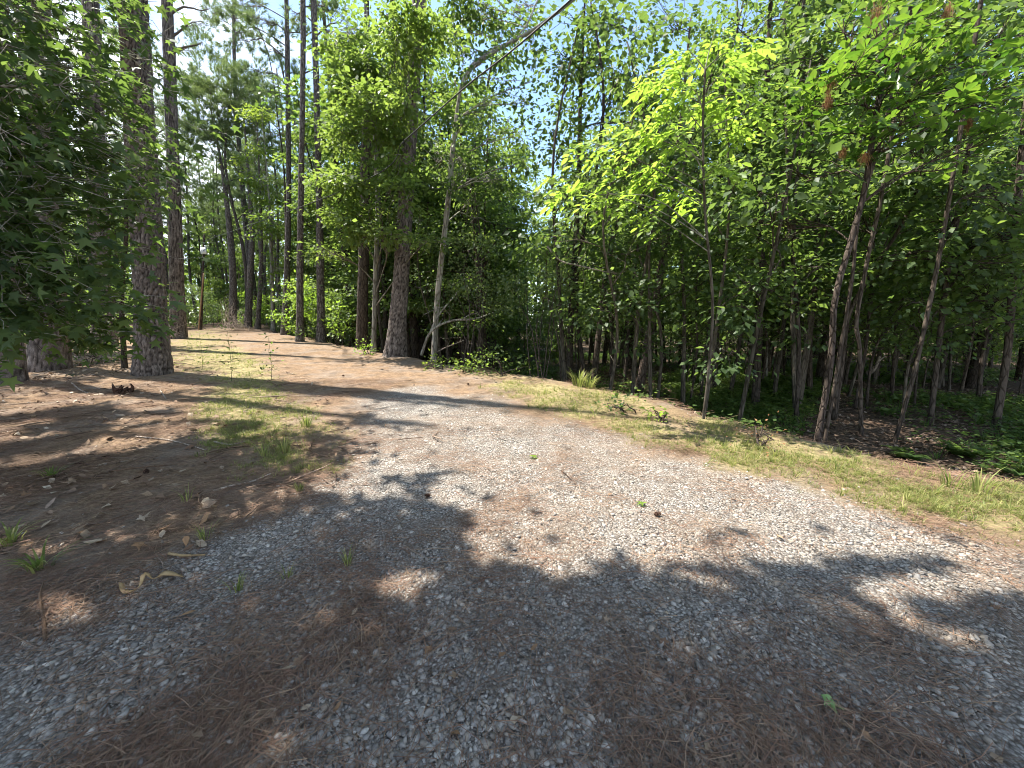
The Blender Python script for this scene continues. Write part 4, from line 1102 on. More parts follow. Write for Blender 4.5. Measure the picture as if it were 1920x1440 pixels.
g = np.random.default_rng(909)
for i, (x, y) in enumerate(scatter_xy(105, lambda g: in_right(g, 7.5, 22), 1, .5)):
    plant_copy(saps, i, 'sapling', ('near' if math.hypot(x, y) < 14 else 'deep') + ' thin leafy sapling ' + where(x, y), 'sapling', 'saplings in the shaded wood', x, y, g.uniform(.75, 1.2), g.uniform(0, 6.28))
for i, (x, y) in enumerate(scatter_xy(44, lambda g: in_right(g, 9.5, 26, -10, 57, 2.5), 2, 1.1)):
    plant_copy(poles, i, 'pole_tree', ('closer' if math.hypot(x, y) < 17 else 'farther') + ' slim straight tree ' + where(x, y), 'tree', 'slim trees in the shaded wood', x, y, g.uniform(.8, 1.2), g.uniform(0, 6.28))
for i, (x, y) in enumerate(scatter_xy(28, lambda g: in_right(g, 14, 44, -8, 58, 4), 3, 2.6)):
    plant_copy(hard, i, 'broadleaf_tree', 'tall broadleaf tree of the forest wall ' + where(x, y), 'tree', 'forest trees right of the road', x, y, g.uniform(.8, 1.15), g.uniform(0, 6.28))

def in_left(g, r0, r1, a0, a1):
    x, y = polar(g, a0, a1, r0, r1)
    px = 960 + F * x / y
    d = bank_d([x], [y])[0]
    if 355 < px < 415 and y < 33: return None, None
    if 415 <= px < 465 and y < 29: return None, None
    if r1 < 30 and -6.5 < d < 1.2 and y < 30: return None, None
    return x, y
# forest round the far bend and on the left
for i, (x, y) in enumerate(scatter_xy(26, lambda g: in_left(g, 31, 62, -56, -8), 4, 2.8)):
    plant_copy(hard, i + 1, 'broadleaf_tree', ('closer' if math.hypot(x, y) < 45 else 'farther') + ' tall broadleaf tree in the far woods ' + ('behind the left pines' if 960 + F * x / y < 340 else 'behind the sign pole' if 960 + F * x / y < 430 else 'behind the trio of tall pines' if 960 + F * x / y < 620 else 'behind the central pine'), 'tree', 'forest trees beyond the bend', x, y, g.uniform(.55, .95), g.uniform(0, 6.28))
for i, (x, y) in enumerate(scatter_xy(44, lambda g: in_left(g, 28, 58, -50, -14), 5, 1.6)):
    plant_copy(pines, i, 'pine_tree', ('closer' if math.hypot(x, y) < 42 else 'farther') + ' pine in the far woods ' + ('behind the sign pole' if 960 + F * x / y < 430 else 'behind the brush pile' if 960 + F * x / y < 500 else 'behind the trio of tall pines' if 960 + F * x / y < 620 else 'behind the central pine'), 'tree', 'pines beyond the bend', x, y, g.uniform(.6, .85), g.uniform(0, 6.28))
def gap_pines(g):
    x, y = polar(g, -42, -26, 30, 48)
    px = 960 + F * x / y
    if 340 < px < 470 and y < 36: return None, None
    return x, y
for i, (x, y) in enumerate(scatter_xy(9, gap_pines, 15, 2.2)):
    plant_copy(pines, i + 1, 'pine_tree', ('closer' if math.hypot(x, y) < 40 else 'farther') + ' tall pine against the pale sky ' + ('above the sign pole' if 960 + F * x / y < 430 else 'above the brush pile' if 960 + F * x / y < 500 else 'behind the trio of tall pines'), 'tree', 'tall pines against the sky', x, y, g.uniform(.85, 1.15), g.uniform(0, 6.28))
def left_wood(g):
    x, y = polar(g, -70, -44, 16, 36)
    if bank_d([x], [y])[0] > -7.5: return None, None
    px = 960 + F * x / y
    if px > 330: return None, None
    return x, y
for i, (x, y) in enumerate(scatter_xy(22, left_wood, 6, 1.8)):
    if i % 3 == 0: plant_copy(hard, i, 'broadleaf_tree', 'broadleaf tree deep in the shaded wood behind the left pines', 'tree', 'forest trees behind the left pines', x, y, g.uniform(.7, 1.0), g.uniform(0, 6.28))
    else: plant_copy(saps, i, 'sapling', 'leafy sapling deep in the shade behind the left pines', 'sapling', 'saplings behind the left pines', x, y, g.uniform(.8, 1.3), g.uniform(0, 6.28))
# right side of the far track, behind the central pine
def mid_wood(g):
    x, y = polar(g, -36, -4, 13, 30)
    d = bank_d([x], [y])[0]
    if d < 1.3: return None, None
    return x, y
for i, (x, y) in enumerate(scatter_xy(42, mid_wood, 7, .8)):
    plant_copy(saps if i % 3 else poles, i, 'sapling', ('close' if math.hypot(x, y) < 17 else 'middle' if math.hypot(x, y) < 23 else 'far') + ' slender young tree in the dark thicket ' + ('left of the central pine' if 960 + F * x / y < 720 else 'behind the central pine' if 960 + F * x / y < 800 else 'behind the leaning trunk' if 960 + F * x / y < 860 else 'behind the wax myrtle'), 'sapling', 'thicket behind the central pine', x, y, g.uniform(.8, 1.25), g.uniform(0, 6.28))

def far_bush(g):
    x, y = polar(g, -52, 58, 17, 44)
    d = bank_d([x], [y])[0]
    if -7.5 < d < 1.6 and y < 33: return None, None
    if d < -7.5 and y < 14: return None, None
    return x, y
for i, (x, y) in enumerate(scatter_xy(110, far_bush, 8, 1.3)):
    side = 'right of the road' if bank_d([x], [y])[0] > 0 else 'beyond the left pines'
    plant_copy(bushes, i, 'understory_shrub', 'leafy understory shrub deep in the wood ' + (where(x, y) if side[0] == 'r' else side), 'shrub', 'understory shrubs ' + side, x, y, g.uniform(.7, 1.3), g.uniform(0, 6.28))
for i, (px, Yv, sc2) in enumerate([(345, 24, .75), (365, 27, .8), (412, 27, .7), (428, 29, .8), (468, 28, .6), (505, 27, .55), (525, 25, .5), (300, 21, .7), (548, 24, .6)]):
    p = spot(px, Yv)
    plant_copy(bushes, i, 'understory_shrub', 'leafy shrub closing the far end of the track ' + ('behind the slim pine' if px < 370 else 'beside the sign pole' if px < 430 else 'beside the brush pile' if px < 510 else 'behind the trio of tall pines'), 'shrub', 'shrubs at the end of the track', p[0], p[1], sc2, g.uniform(0, 6.28))
# the wood far behind reads as one mass
g = np.random.default_rng(321)
n = 60000
a = np.radians(g.uniform(-75, 75, n)); r = g.uniform(58, 84, n); x, y = r * np.sin(a), r * np.cos(a)
top = 9 + 9 * fbm(a * 14, r * .05, 5, 3)
z = hplane(y) - 4 + (top + 4) * g.random(n) ** .85
cb = MB(); cb.add(*place_leaves(np.stack([x, y, z], 1), g.normal(size=(n, 3)), np.array([0, 0, 1.0]) + g.normal(size=(n, 3)) * .6, g.uniform(.5, 1.0, n), 'diamond', np.clip(fbm(a * 60, z * .5, 8, 3) * .7 + .3 * g.random(n), 0, 1)))
for i in range(140):
    aa = math.radians(g.uniform(-70, 70)); rr = g.uniform(56, 70); b0 = np.array([rr * math.sin(aa), rr * math.cos(aa), 0.0]); b0[2] = float(hplane(b0[1])) - 2
    cb.add(*tube(np.array([b0, b0 + [g.normal() * .3, 0, 8], b0 + [g.normal() * .5, 0, 15]]), [.22, .18, .08], 5))
tag(obj('treeline', cb.mesh('treeline'), M['leaf']), 'distant mass of forest closing the view behind all the trees', 'forest', None, 'stuff')
def mid_back(g):
    x, y = polar(g, -33, 2, 15, 34)
    if bank_d([x], [y])[0] < 2.2: return None, None
    return x, y
for i, (x, y) in enumerate(scatter_xy(34, mid_back, 17, 1.5)):
    plant_copy(hard, i + 2, 'broadleaf_tree', ('closer' if y < 24 else 'farther') + ' leafy tree in the thicket ' + ('behind the central pine' if 960 + F * x / y < 800 else 'behind the leaning trunk'), 'tree', 'leafy trees behind the central pine', x, y, g.uniform(.7, 1.1), g.uniform(0, 6.28))
# ------------------------------------------------------------------ shrubs
def shrub(label, base_px, blobs, leafmat='shrub', leaf=.08, n=13, dens=1.6, spread=.13, shape='diamond', stems=6, group=None):
    b = gpf(*base_px); g = np.random.default_rng(sum(ord(c) for c in label))
    root = thing('shrub', label, 'shrub', b, group)
    tb, cb = MB(), MB()
    for (cx, cy, rx, ry, dy) in blobs:
        Yb = b[1] + dy; k = pxm(cx, cy, Yb); c = at(cx, cy, Yb); r = np.array([rx * k, max(.25, rx * k * .9), ry * k])
        C = ell_points(g, c, r, int(dens * 26 * r[0] * r[2] * (1 + r[1])) + 6)
        for s in range(max(1, stems // len(blobs))):
            lp = limb(tb, b + g.normal(size=3) * np.array([.08, .08, 0]) - [0, 0, .05], c + g.normal(size=3) * r * .4, .014, .005, g, .15, 5, 8)
            for cc in C[::9]: limb(tb, lp[g.integers(3, 8)], cc, .005, .003, g, .1, 3, 4)
        cb.add(*leaf_cloud(g, C, g.random(len(C)), n, spread, leaf, shape, c, flat=.7, droop=.0))
    obj('stem', tb.mesh('shrub_stem', b, True), M['brown_bark'], root)
    obj('foliage', cb.mesh('shrub_foliage', b), M[leafmat], root)
shrub('rounded yellow green shrub at the far bend near the brush pile', (482, 612), [(478, 568, 26, 24, 0), (500, 590, 26, 18, 0), (465, 592, 18, 16, 0)], 'leaf_bright', .11)
shrub('tall yellow green shrub right of the far end of the track', (560, 632), [(575, 535, 26, 22, -.6), (560, 570, 34, 24, -.6), (595, 580, 28, 26, -.6), (540, 600, 22, 18, -.6)], 'leaf_bright', .09)
shrub('bushy green shrub between the track and the dark trunk', (612, 640), [(605, 560, 26, 26, .5), (620, 590, 30, 26, 0), (590, 615, 24, 16, 0)], 'leaf', .09)
shrub('small bright sapling bush beside the track left of the dark trunk', (636, 648), [(632, 600, 14, 12, 0), (640, 622, 16, 8, 0), (634, 575, 8, 14, 0)], 'leaf_bright', .1, 9, 1.0)
shrub('tiny bright shrub at the foot of the central pine', (690, 664), [(688, 648, 16, 14, 0), (682, 656, 12, 8, 0)], 'leaf_bright', .08, 9, 1.2)
shrub('low green shrub just right of the flared pine base', (822, 690), [(822, 678, 14, 12, 0), (815, 685, 12, 8, 0)], 'shrub', .07)
shrub('low spreading shrub on the bank right of the leaning trunk', (872, 698), [(870, 686, 26, 12, 0), (885, 692, 16, 8, 0)], 'shrub', .07)
shrub('leafy pale green bush on the bank below the myrtles', (935, 702), [(930, 668, 30, 18, .2), (958, 680, 28, 12, 0), (905, 655, 18, 22, .4), (985, 690, 24, 8, 0), (895, 684, 20, 10, 0)], 'leaf', .07, 11, 1.0)
shrub('grey green wax myrtle with sunlit top behind the leaning trunk', (880, 690), [(880, 470, 40, 36, 1.0), (860, 510, 40, 34, .8), (915, 500, 36, 40, 1.0), (885, 560, 50, 30, .8), (840, 560, 30, 30, .6), (930, 560, 36, 34, .8)], 'myrtle', .075, 15, 1.0, .16)
shrub('feathery light green myrtle left of the thin dark stems', (1010, 704), [(1010, 500, 44, 30, 1.0), (1035, 530, 40, 34, 1.0), (995, 560, 44, 34, .8), (1050, 490, 30, 26, 1.2), (965, 520, 30, 30, 1.0), (1040, 580, 36, 22, 1)], 'myrtle', .07, 15, 1.0, .16)
shrub('dark green shrub on the verge in the shade at the tall grass', (1170, 770), [(1172, 752, 20, 14, 0), (1150, 762, 18, 8, 0)], 'leaf_dark', .06)
shrub('dry twiggy bush at the edge of the sunny verge', (1430, 840), [(1430, 815, 18, 14, 0)], 'litter' if False else 'dead', .03, 8, .8, .1)
shrub('small pale sprig with broad leaves at the verge', (1245, 790), [(1243, 774, 12, 8, 0)], 'leaf_bright', .06, 8, 1.0, .06)
shrub('low green undergrowth bush under the left pines', (170, 690), [(160, 640, 40, 26, .8), (120, 660, 30, 18, .8), (195, 660, 26, 18, .8)], 'leaf', .08)
shrub('grey tangled bush behind the slim pine', (375, 612), [(370, 560, 22, 30, 1), (360, 590, 26, 18, .8), (400, 585, 22, 20, 1)], 'myrtle', .07)
shrub('bright green bush behind the white sign pole', (412, 608), [(408, 530, 26, 26, 1.5), (395, 490, 22, 22, 1.5), (425, 560, 22, 26, 1.2), (360, 500, 20, 26, 1.5)], 'leaf', .12)

# ------------------------------------------------------------------ pole with sign, cable, brush pile, branches, stump
pb = spot(387, 23)
pole = thing('utility_pole', 'thin dark pole carrying a small white number sign at the far bend', 'pole', pb)
ptop = at(383, 440, pb[1])
mb = MB(); mb.add(*tube(catmull([pb - [0, 0, .2], ptop], 20), np.linspace(.075, .05, 20), 12, rough(.04, 2)))
obj('post', mb.mesh('post', pb, True), M['brown_bark'], pole)
mb = MB(); k = pxm(387, 560, pb[1])
mb.add(*tube(catmull([pb + [.0, -.16, -.1], np.array(at(386, 514, pb[1])) + [0, -.16, 0]], 10), np.full(10, .032), 10))
obj('orange_guard', mb.mesh('orange_guard', pb, True), M['orange_pipe'], pole)
sc_ = at(384.5, 471, pb[1]) + np.array([0, -.12, 0]); w, h_ = 10.5 * k / 2, 12 * k / 2
def box(c, s):
    c, s = np.array(c), np.array(s) / 2
    V = np.array([[x, y, z] for x in (-1, 1) for y in (-1, 1) for z in (-1, 1)]) * s + c
    Fq = [[0, 1, 3, 2], [4, 6, 7, 5], [0, 4, 5, 1], [2, 3, 7, 6], [0, 2, 6, 4], [1, 5, 7, 3]]
    return V, np.array([t for f in Fq for t in ([f[0], f[1], f[2]], [f[0], f[2], f[3]])])
mb = MB(); V, T = box(sc_, (2 * w, .02, 2 * h_)); mb.add(V, T)
sign = obj('sign_board', mb.mesh('sign_board', pb), M['white_sign'], pole)
mb = MB()
for sx in (-1, 1):
    V, T = box(sc_ + np.array([sx * w * .75, 0, h_ + .05]), (.04, .03, .14)); mb.add(V, T)
obj('bracket', mb.mesh('bracket', pb), M['white_sign'], pole)
tx = bpy.data.curves.new('number', 'FONT'); tx.body = '157'; tx.size = w * 1.15; tx.align_x = 'CENTER'; tx.align_y = 'CENTER'; tx.extrude = .004
tx.materials.append(M['black_paint'])
tmp = bpy.data.objects.new('number', tx); num_me = bpy.data.meshes.new_from_object(tmp); bpy.data.objects.remove(tmp)
to = bpy.data.objects.new('number', num_me); COL.objects.link(to); to.parent = sign
to.location = Vector(sc_ - pb + np.array([0, -.016, .02])); to.rotation_euler = (math.pi / 2, 0, 0)

cp = [at(383, 452, pb[1]), at(653, 353, 11.0), at(760, 262, 8.9), at(873, 163, 7.0), at(1070, 0, 5.3)]
cp.append(cp[-1] + (cp[-1] - cp[-2]) * 3 + np.array([0, 0, .4]))
cp.append(cp[-1] + (cp[-2] - cp[-3]) * 4 + np.array([0, 0, 1.2]))
mb = MB(); mb.add(*tube(catmull(cp, 80), np.full(80, .011), 6))
o = obj('overhead_cable', mb.mesh('overhead_cable', cp[0], True), M['cable']); o.location = cp[0]
tag(o, 'dark cable slanting across the treetops down to the sign pole', 'cable')

g = np.random.default_rng(41)
bp_ = spot(440, 22)
mb = MB()
for i in range(80):
    a = bp_ + np.array([g.uniform(-.4, .9), g.uniform(-.4, .6), 0]) + np.array([g.normal() * .15, 0, g.uniform(0, .25)])
    f = g.random(); tip = at(428 - 14 * g.random() + 30 * (1 - f), 612 - 55 * f ** 2, bp_[1] + g.normal() * .4) + g.normal(size=3) * .25
    limb(mb, a, tip, .010, .003, g, .25, 4, 6)
tag(obj('brush_pile', mb.mesh('brush_pile', bp_, True), M['dry_wood'], None, bp_), 'pale tangle of dry branches heaped at the end of the track', 'brush pile')

def fallen(name, label, pix, Ys, r, bark='grey_bark', cat='branch', seed=0, twigs=6, sink=0):
    P = np.array([at(px, py, Yv) for (px, py), Yv in zip(pix, Ys)])
    g = np.random.default_rng(seed + 5)
    mb = MB(); Q = catmull(P, 24)
    mb.add(*tube(Q, np.linspace(r, r * .35, 24), 8, rough(.12, seed)))
    for i in range(twigs):
        q = Q[g.integers(6, 24)]; limb(mb, q, q + g.normal(size=3) * .35 + [0, 0, .15], r * .35, r * .12, g, .2, 4, 5)
    return tag(obj(name, mb.mesh(name, P[0], True), M[bark], None, P[0]), label, cat)
yb = 11.3
fallen('fallen_branch', 'curved bare branch arching over the ground right of the leaning trunk', [(790, 665), (808, 622), (845, 602), (890, 598), (925, 586)], [yb + .3, yb - .1, yb, yb + .2, yb + .4], .045, seed=1)
fallen('fallen_branch', 'bare bough rising from the leaning trunk into the myrtle', [(806, 625), (820, 595), (848, 560), (876, 535)], [yb, yb, yb + .1, yb + .2], .035, seed=2, twigs=3)
fallen('fallen_branch', 'pale dead limb hanging in front of the slanting stem', [(1026, 462), (1050, 488), (1085, 498), (1150, 512), (1175, 508)], [9.5, 9.3, 9.1, 9.0, 9.2], .022, 'dry_wood', seed=3, twigs=4)
fallen('fallen_branch', 'pale stick leaning near the dark hollow right of the central pine', [(815, 662), (835, 652), (870, 638)], [yb + .6, yb + .6, yb + .7], .022, 'dry_wood', seed=4, twigs=2)
fallen('fallen_branch', 'twiggy dead branch poking out beside the massive pine', [(308, 640), (320, 630), (342, 624)], [9.5, 9.4, 9.2], .012, 'dry_wood', seed=6, twigs=5)
fallen('fallen_log', 'sunlit curved log lying in the far shade at the right', [(1628, 700), (1640, 690), (1650, 668)], [11.5, 11.3, 11.2], .07, 'dry_wood', 'log', 7, 1)

stp = gp(232, 738)
mb = MB(); g = np.random.default_rng(8)
for i in range(16):
    a = g.random() * 6.28; r_ = g.uniform(0, .16)
    b0 = stp + np.array([math.cos(a) * r_, math.sin(a) * r_ * .7, -.04]); hgt = g.uniform(.05, .22)
    mb.add(*tube(catmull([b0, b0 + [g.normal() * .03, g.normal() * .03, hgt * .6], b0 + [g.normal() * .07, g.normal() * .06, hgt]], 6), np.linspace(.05, .008, 6), 6, rough(.3, i)))
tag(obj('rotten_stump', mb.mesh('rotten_stump', stp, True), M['rotten_wood'], None, stp), 'crumbling reddish stump in front of the massive pine', 'stump')

def ground_stick(name, label, pix, r, mat='dry_wood', lift=.01, cat='stick', group=None):
    P = []
    for px, py in pix:
        p = gpf(px, py); p[2] = gz(p[0], p[1]) + lift; P.append(p)
    P = np.array(P); mb = MB(); mb.add(*tube(catmull(P, 16), np.linspace(r, r * .5, 16), 7, rough(.2, 3)))
    o = obj(name, mb.mesh(name, P[0], True), M[mat], None, P[0])
    return tag(o, label, cat, group)
ground_stick('stick', 'long dry stick lying on the sunlit needles left of the gravel', [(402, 928), (440, 915), (475, 906), (508, 893)], .010)
ground_stick('stick', 'thin stick lying on shaded needles above the sunlit strip', [(255, 825), (320, 830), (385, 845)], .009)
ground_stick('stick', 'short brown stick among needles beside the green strip', [(402, 830), (430, 834), (460, 830)], .012)
ground_stick('stick', 'pale stick lying left of the green strip', [(300, 730), (306, 738), (312, 746)], .012)
ground_stick('stick', 'dark bent twig on the bright gravel in the middle', [(1052, 886), (1062, 893), (1072, 901)], .007, 'brown_bark')
ground_stick('stick', 'fallen grey stick in the shade near the pine stump', [(135, 720), (150, 728), (165, 734)], .014)
ground_stick('stick', 'dark twig lying on shaded gravel at the lower right', [(1640, 1195), (1655, 1203), (1672, 1208)], .005, 'brown_bark')
ground_stick('bark_slab', 'flat strip of bark lying on needles above the curled strip', [(318, 1047), (345, 1051), (385, 1048)], .010, 'bark_strip')

# curled strip of yellow bark on the near ground
cpt = [gpf(*p) for p in [(228, 1108), (238, 1120), (262, 1112), (275, 1098), (290, 1100), (312, 1092), (345, 1090)]]
P = np.array(cpt); P[:, 2] = [gz(p[0], p[1]) for p in P]; P[:, 2] += [.02, .012, .015, .05, .02, .035, .012]
Q = catmull(P, 40); tg = norm(np.gradient(Q, axis=0)); sd = norm(np.cross(tg, [0, 0, 1.0]))
ph = np.linspace(0, 7, 40); wv = (.007 + .006 * np.sin(ph * 2.3))[:, None]
up = np.stack([0 * ph, 0 * ph, np.cos(ph * 1.7)], 1)
A_, B_ = Q - (sd + up * .6) * wv, Q + (sd + up * .6) * wv
th_ = np.array([0, 0, .004])
V = np.concatenate([A_, B_, A_ + th_, B_ + th_]); n = 40; i = np.arange(n - 1)
T = np.vstack([np.stack(x, 1) for x in ((i, i + 1, i + n + 1), (i, i + n + 1, i + n), (i + 2 * n, i + 3 * n + 1, i + 2 * n + 1), (i + 2 * n, i + 3 * n, i + 3 * n + 1),
                                        (i, i + 2 * n + 1, i + 1), (i, i + 2 * n, i + 2 * n + 1), (i + n, i + n + 1, i + 3 * n + 1), (i + n, i + 3 * n + 1, i + 3 * n))])
tag(obj('curled_bark', mesh_new('curled_bark', V - P[0], T), M['bark_strip'], None, P[0]), 'curled yellow strip of dry bark on the gravel at the lower left', 'bark')

# ------------------------------------------------------------------ small leaves, cones, tufts, ferns on the ground
def leaf_mesh(shape, seed, size=1.0, curl=.25):
    g = np.random.default_rng(seed)
    V, T, A = place_leaves(np.array([[-.4, 0, 0]]), np.array([[1.0, 0, 0]]), np.array([[0, 0, 1.0]]), 1.0, shape, np.array([.5]))
    V[:, 2] += curl * (V[:, 1] ** 2 + .5 * V[:, 0] ** 2) * (1 + .5 * g.normal()) + .05 * g.normal(size=len(V))
    return mesh_new('leaf', V * size, T, {'rnd': A})
def lay(name, me, mat, px, py, size, rz, label, cat, group=None, lift=.012, tilt=.2):
    p = gpf(px, py)
    o = obj(name, me, mat, None, (p[0], p[1], p[2] + lift)); o.scale = (size,) * 3; o.rotation_euler = (random.uniform(-tilt, tilt), random.uniform(-tilt, tilt), rz)
    return tag(o, label, cat, group)
gl = leaf_mesh('star', 3, curl=.12); gl.materials.append(M['green_leaf'])
lay('fallen_leaf', gl, None, 1556, 1321, .085, -.5, 'green lobed leaf lying on the shaded gravel at the lower right', 'leaf', lift=.02)
gl2 = leaf_mesh('star', 4, curl=.12); gl2.materials.append(M['leaf_bright'])
lay('fallen_leaf', gl2, None, 1000, 860, .11, .8, 'small pale green leaf on the bright gravel in the middle', 'leaf', lift=.02)
lay('fallen_leaf', gl2, None, 1203, 950, .10, 2.2, 'yellow green fallen leaf beside a shadow spot right of the middle', 'leaf', lift=.02)
dl = []
for s in range(5):
    mm = leaf_mesh(('ellipse', 'star', 'diamond', 'ellipse', 'obovate')[s], 20 + s, curl=.5); mm.materials.append(M['dry_leaf']); dl.append(mm)
g = np.random.default_rng(19)
lay('fallen_leaf', dl[1], None, 372, 1392, .075, 2.0, 'orange brown lobed leaf at the bottom left', 'leaf', lift=.015)
lay('fallen_leaf', dl[0], None, 350, 1165, .07, 1.0, 'tan dry leaf below the curled bark strip', 'leaf', lift=.02)
lay('fallen_leaf', dl[0], None, 538, 1266, .06, .2, 'dark curled leaf left of the centre bottom', 'leaf', lift=.025)
for i in range(60):
    px, py = g.uniform(380, 1900), g.uniform(880, 1430)
    lay('fallen_leaf', dl[i % 5], None, px, py, g.uniform(.025, .06), g.uniform(0, 6.28), 'small dry brown leaf scattered on the gravel road', 'leaf', 'dry leaves on the gravel', .012, .35)
for i in range(90):
    px, py = g.uniform(0, 420), g.uniform(725, 1040)
    lay('fallen_leaf', dl[i % 5], None, px, py, g.uniform(.06, .12), g.uniform(0, 6.28), 'pale dry leaf lying on the pine needles left of the road', 'leaf', 'dry leaves on the needles', .02, .5)

def cone_mesh():
    mb = MB(); g = np.random.default_rng(2)
    mb.add(*tube(catmull([[-.04, 0, 0], [0, 0, 0], [.045, 0, 0]], 8), np.array([.012, .020, .024, .025, .023, .019, .013, .006]), 8))
    n = 70; u = np.arange(n) / n; a = np.arange(n) * 2.4
    rr = .022 * np.sin(np.pi * (.15 + .8 * u)) + .004
    P = np.stack([-.038 + .08 * u, np.cos(a) * rr, np.sin(a) * rr], 1)
    ax = np.stack([.5 + 0 * a, np.cos(a), np.sin(a)], 1); nr = np.stack([1 + 0 * a, -np.cos(a) * .5, -np.sin(a) * .5], 1)
    mb.add(*place_leaves(P, ax, nr, .018, 'diamond', g.random(n)))
    return mb.mesh('pine_cone')
cm = cone_mesh(); cm.materials.append(M['rotten_wood'])
for (px, py, lb) in [(802, 933, 'dark pine cone on the gravel at the edge of the shade patch'), (1232, 969, 'small dark cone by the shadow spot right of the middle'), (275, 888, 'pine cone on the needles above the sunlit strip'), (878, 722, 'pine cone at the end of the tree shadow on the far track'), (644, 705, 'pine cone on the far track in front of the central pine')]:
    o = lay('pine_cone', cm, None, px, py, .55, random.uniform(0, 6), lb, 'pine cone', None, .02)

def tuft_mesh(seed, n=26, L=.22, spread=.5, wid=1.0):
    g = np.random.default_rng(seed); mb = MB()
    for i in range(n):
        a = g.random() * 6.28; l = L * g.uniform(.5, 1.15); b0 = np.array([math.cos(a), math.sin(a), 0]) * g.random() * .05 * L / .2
        d = np.array([math.cos(a), math.sin(a), 0]) * spread * g.uniform(.3, 1.2)
        s = np.linspace(0, 1, 5)[:, None]
        P = b0 + d * l * s ** 1.6 + np.array([0, 0, 1]) * l * (s - .35 * s ** 2.5 * spread * 1.6)
        sd = np.array([-math.sin(a), math.cos(a), 0]) * .0045 * wid * (L / .2) * (1 - s) ** .7
        V = np.concatenate([P - sd, P + sd]); k = np.arange(4)
        T = np.vstack([np.stack([k, k + 1, k + 6], 1), np.stack([k, k + 6, k + 5], 1)])
        mb.add(V, T, np.full(10, g.random()))
    me = mb.mesh('grass_tuft'); me.materials.append(M['grass']); return me
tufts = [tuft_mesh(s, 18 + 4 * s) for s in range(4)]
big_tuft = tuft_mesh(9, 60, .5, .6, .9)
dark_tuft = tuft_mesh(12, 22, .2, .9, 1.8)
for (px, py, s, lb, m) in [(78, 1075, 1.0, 'dark green broad grass tuft on the needles at the left edge', dark_tuft), (22, 1018, 1.0, 'low grass tuft cut by the left picture edge', dark_tuft),
                          (96, 893, .9, 'small leafy weed tuft on shaded needles at far left', dark_tuft), (352, 945, .7, 'thin upright grass tuft in the sunlit strip', tufts[0]), (385, 1015, .7, 'wispy grass tuft above the gravel edge', tufts[1]),
                          (562, 925, .6, 'short grass tuft at the left gravel edge', tufts[2]), (445, 1110, .6, 'pale wispy grass on the shaded gravel', tufts[1]), (540, 1085, .5, 'single grass sprig on the shaded gravel left of the middle', tufts[0]), (652, 1058, .6, 'grass sprig at the edge of the sunlit wedge', tufts[1]),
                          (1085, 722, 1.0, 'tall sunlit grass clump on the verge by the thin stems', big_tuft), (1105, 726, .8, 'second grass clump right behind the tall sunlit one', big_tuft), (535, 850, 1.1, 'grass tuft where the green strip meets the gravel', tufts[3]), (575, 800, 1.2, 'grass tuft at the near right end of the green strip', tufts[3]),
                          (495, 855, .9, 'low grass tuft left of the gravel corner', tufts[2]), (1835, 925, 1.4, 'tall seedy grass at the edge of the dark wood', tufts[0]), (1780, 915, 1.3, 'upright grass stalks beside the seedy grass', tufts[1])]:
    p = gpf(px, py)
    o = obj('grass_tuft', m, None, None, p); o.scale = (s,) * 3; o.rotation_euler = (0, 0, random.uniform(0, 6.28)); tag(o, lb, 'grass tuft')
seedling = None
def seedling_mesh(seed):
    g = np.random.default_rng(seed); mb = MB()
    P = catmull([[0, 0, -.02], [.02, 0, .35], [0, .01, .75]], 8); mb.add(*tube(P, np.linspace(.004, .0015, 8), 4))
    n = 34
    for j in range(5):
        b0 = P[g.integers(2, 8)]; limb(mb, b0, b0 + g.normal(size=3) * [.12, .12, .05] + [0, 0, .06], .003, .001, g, .2, 3, 4)
    q = P[g.integers(2, 8, n)] + g.normal(size=(n, 3)) * [.08, .08, .05]; a = g.random(n) * 6.28
    ax = np.stack([np.cos(a), np.sin(a), .5 * g.normal(size=n)], 1)
    mb.add(*place_leaves(q, ax, np.array([0, 0, 1.0]) + g.normal(size=(n, 3)) * .6, g.uniform(.03, .08, n), 'ellipse', g.random(n)))
    me = mb.mesh('seedling'); me.materials.append(M['leaf_dark']); return me
for i, (px, py, s, lb) in enumerate([(380, 692, 1.1, 'knee high seedling at the left end of the green strip'), (434, 714, 1.4, 'tallest dark seedling in the middle of the green strip'), (509, 712, 1.2, 'thin bare topped seedling at the right of the green strip'), (437, 690, .8, 'short seedling behind the tallest one in the strip')]):
    p = gpf(px, py); o = obj('seedling', seedling_mesh(i), None, None, p); o.scale = (s,) * 3; tag(o, lb, 'seedling')

def fern_mesh(seed):
    g = np.random.default_rng(seed); mb = MB()
    for f in range(7):
        a = f / 7 * 6.28 + g.normal() * .3; L = g.uniform(.32, .55); s = np.linspace(0, 1, 14)
        d = np.array([math.cos(a), math.sin(a), 0])
        P = d * (L * s)[:, None] * .8 + np.array([0, 0, 1]) * (L * (1.0 * s - .75 * s ** 2))[:, None]
        mb.add(*tube(P, np.linspace(.003, .001, 14), 3))
        sd = np.array([-math.sin(a), math.cos(a), 0])
        for sg_ in (-1, 1):
            pp = P[2:]; ax = np.tile(sd * sg_ + d * .35, (12, 1)) + np.array([0, 0, -.1])
            mb.add(*place_leaves(pp, ax, np.tile([0, 0, 1.0], (12, 1)) + g.normal(size=(12, 3)) * .1, .13 * (1 - s[2:]) ** .7 + .015, 'diamond', np.full(12, g.random())))
    me = mb.mesh('fern'); me.materials.append(M['fern']); return me
ferns = [fern_mesh(s) for s in range(3)]
g = np.random.default_rng(66)
k = 0
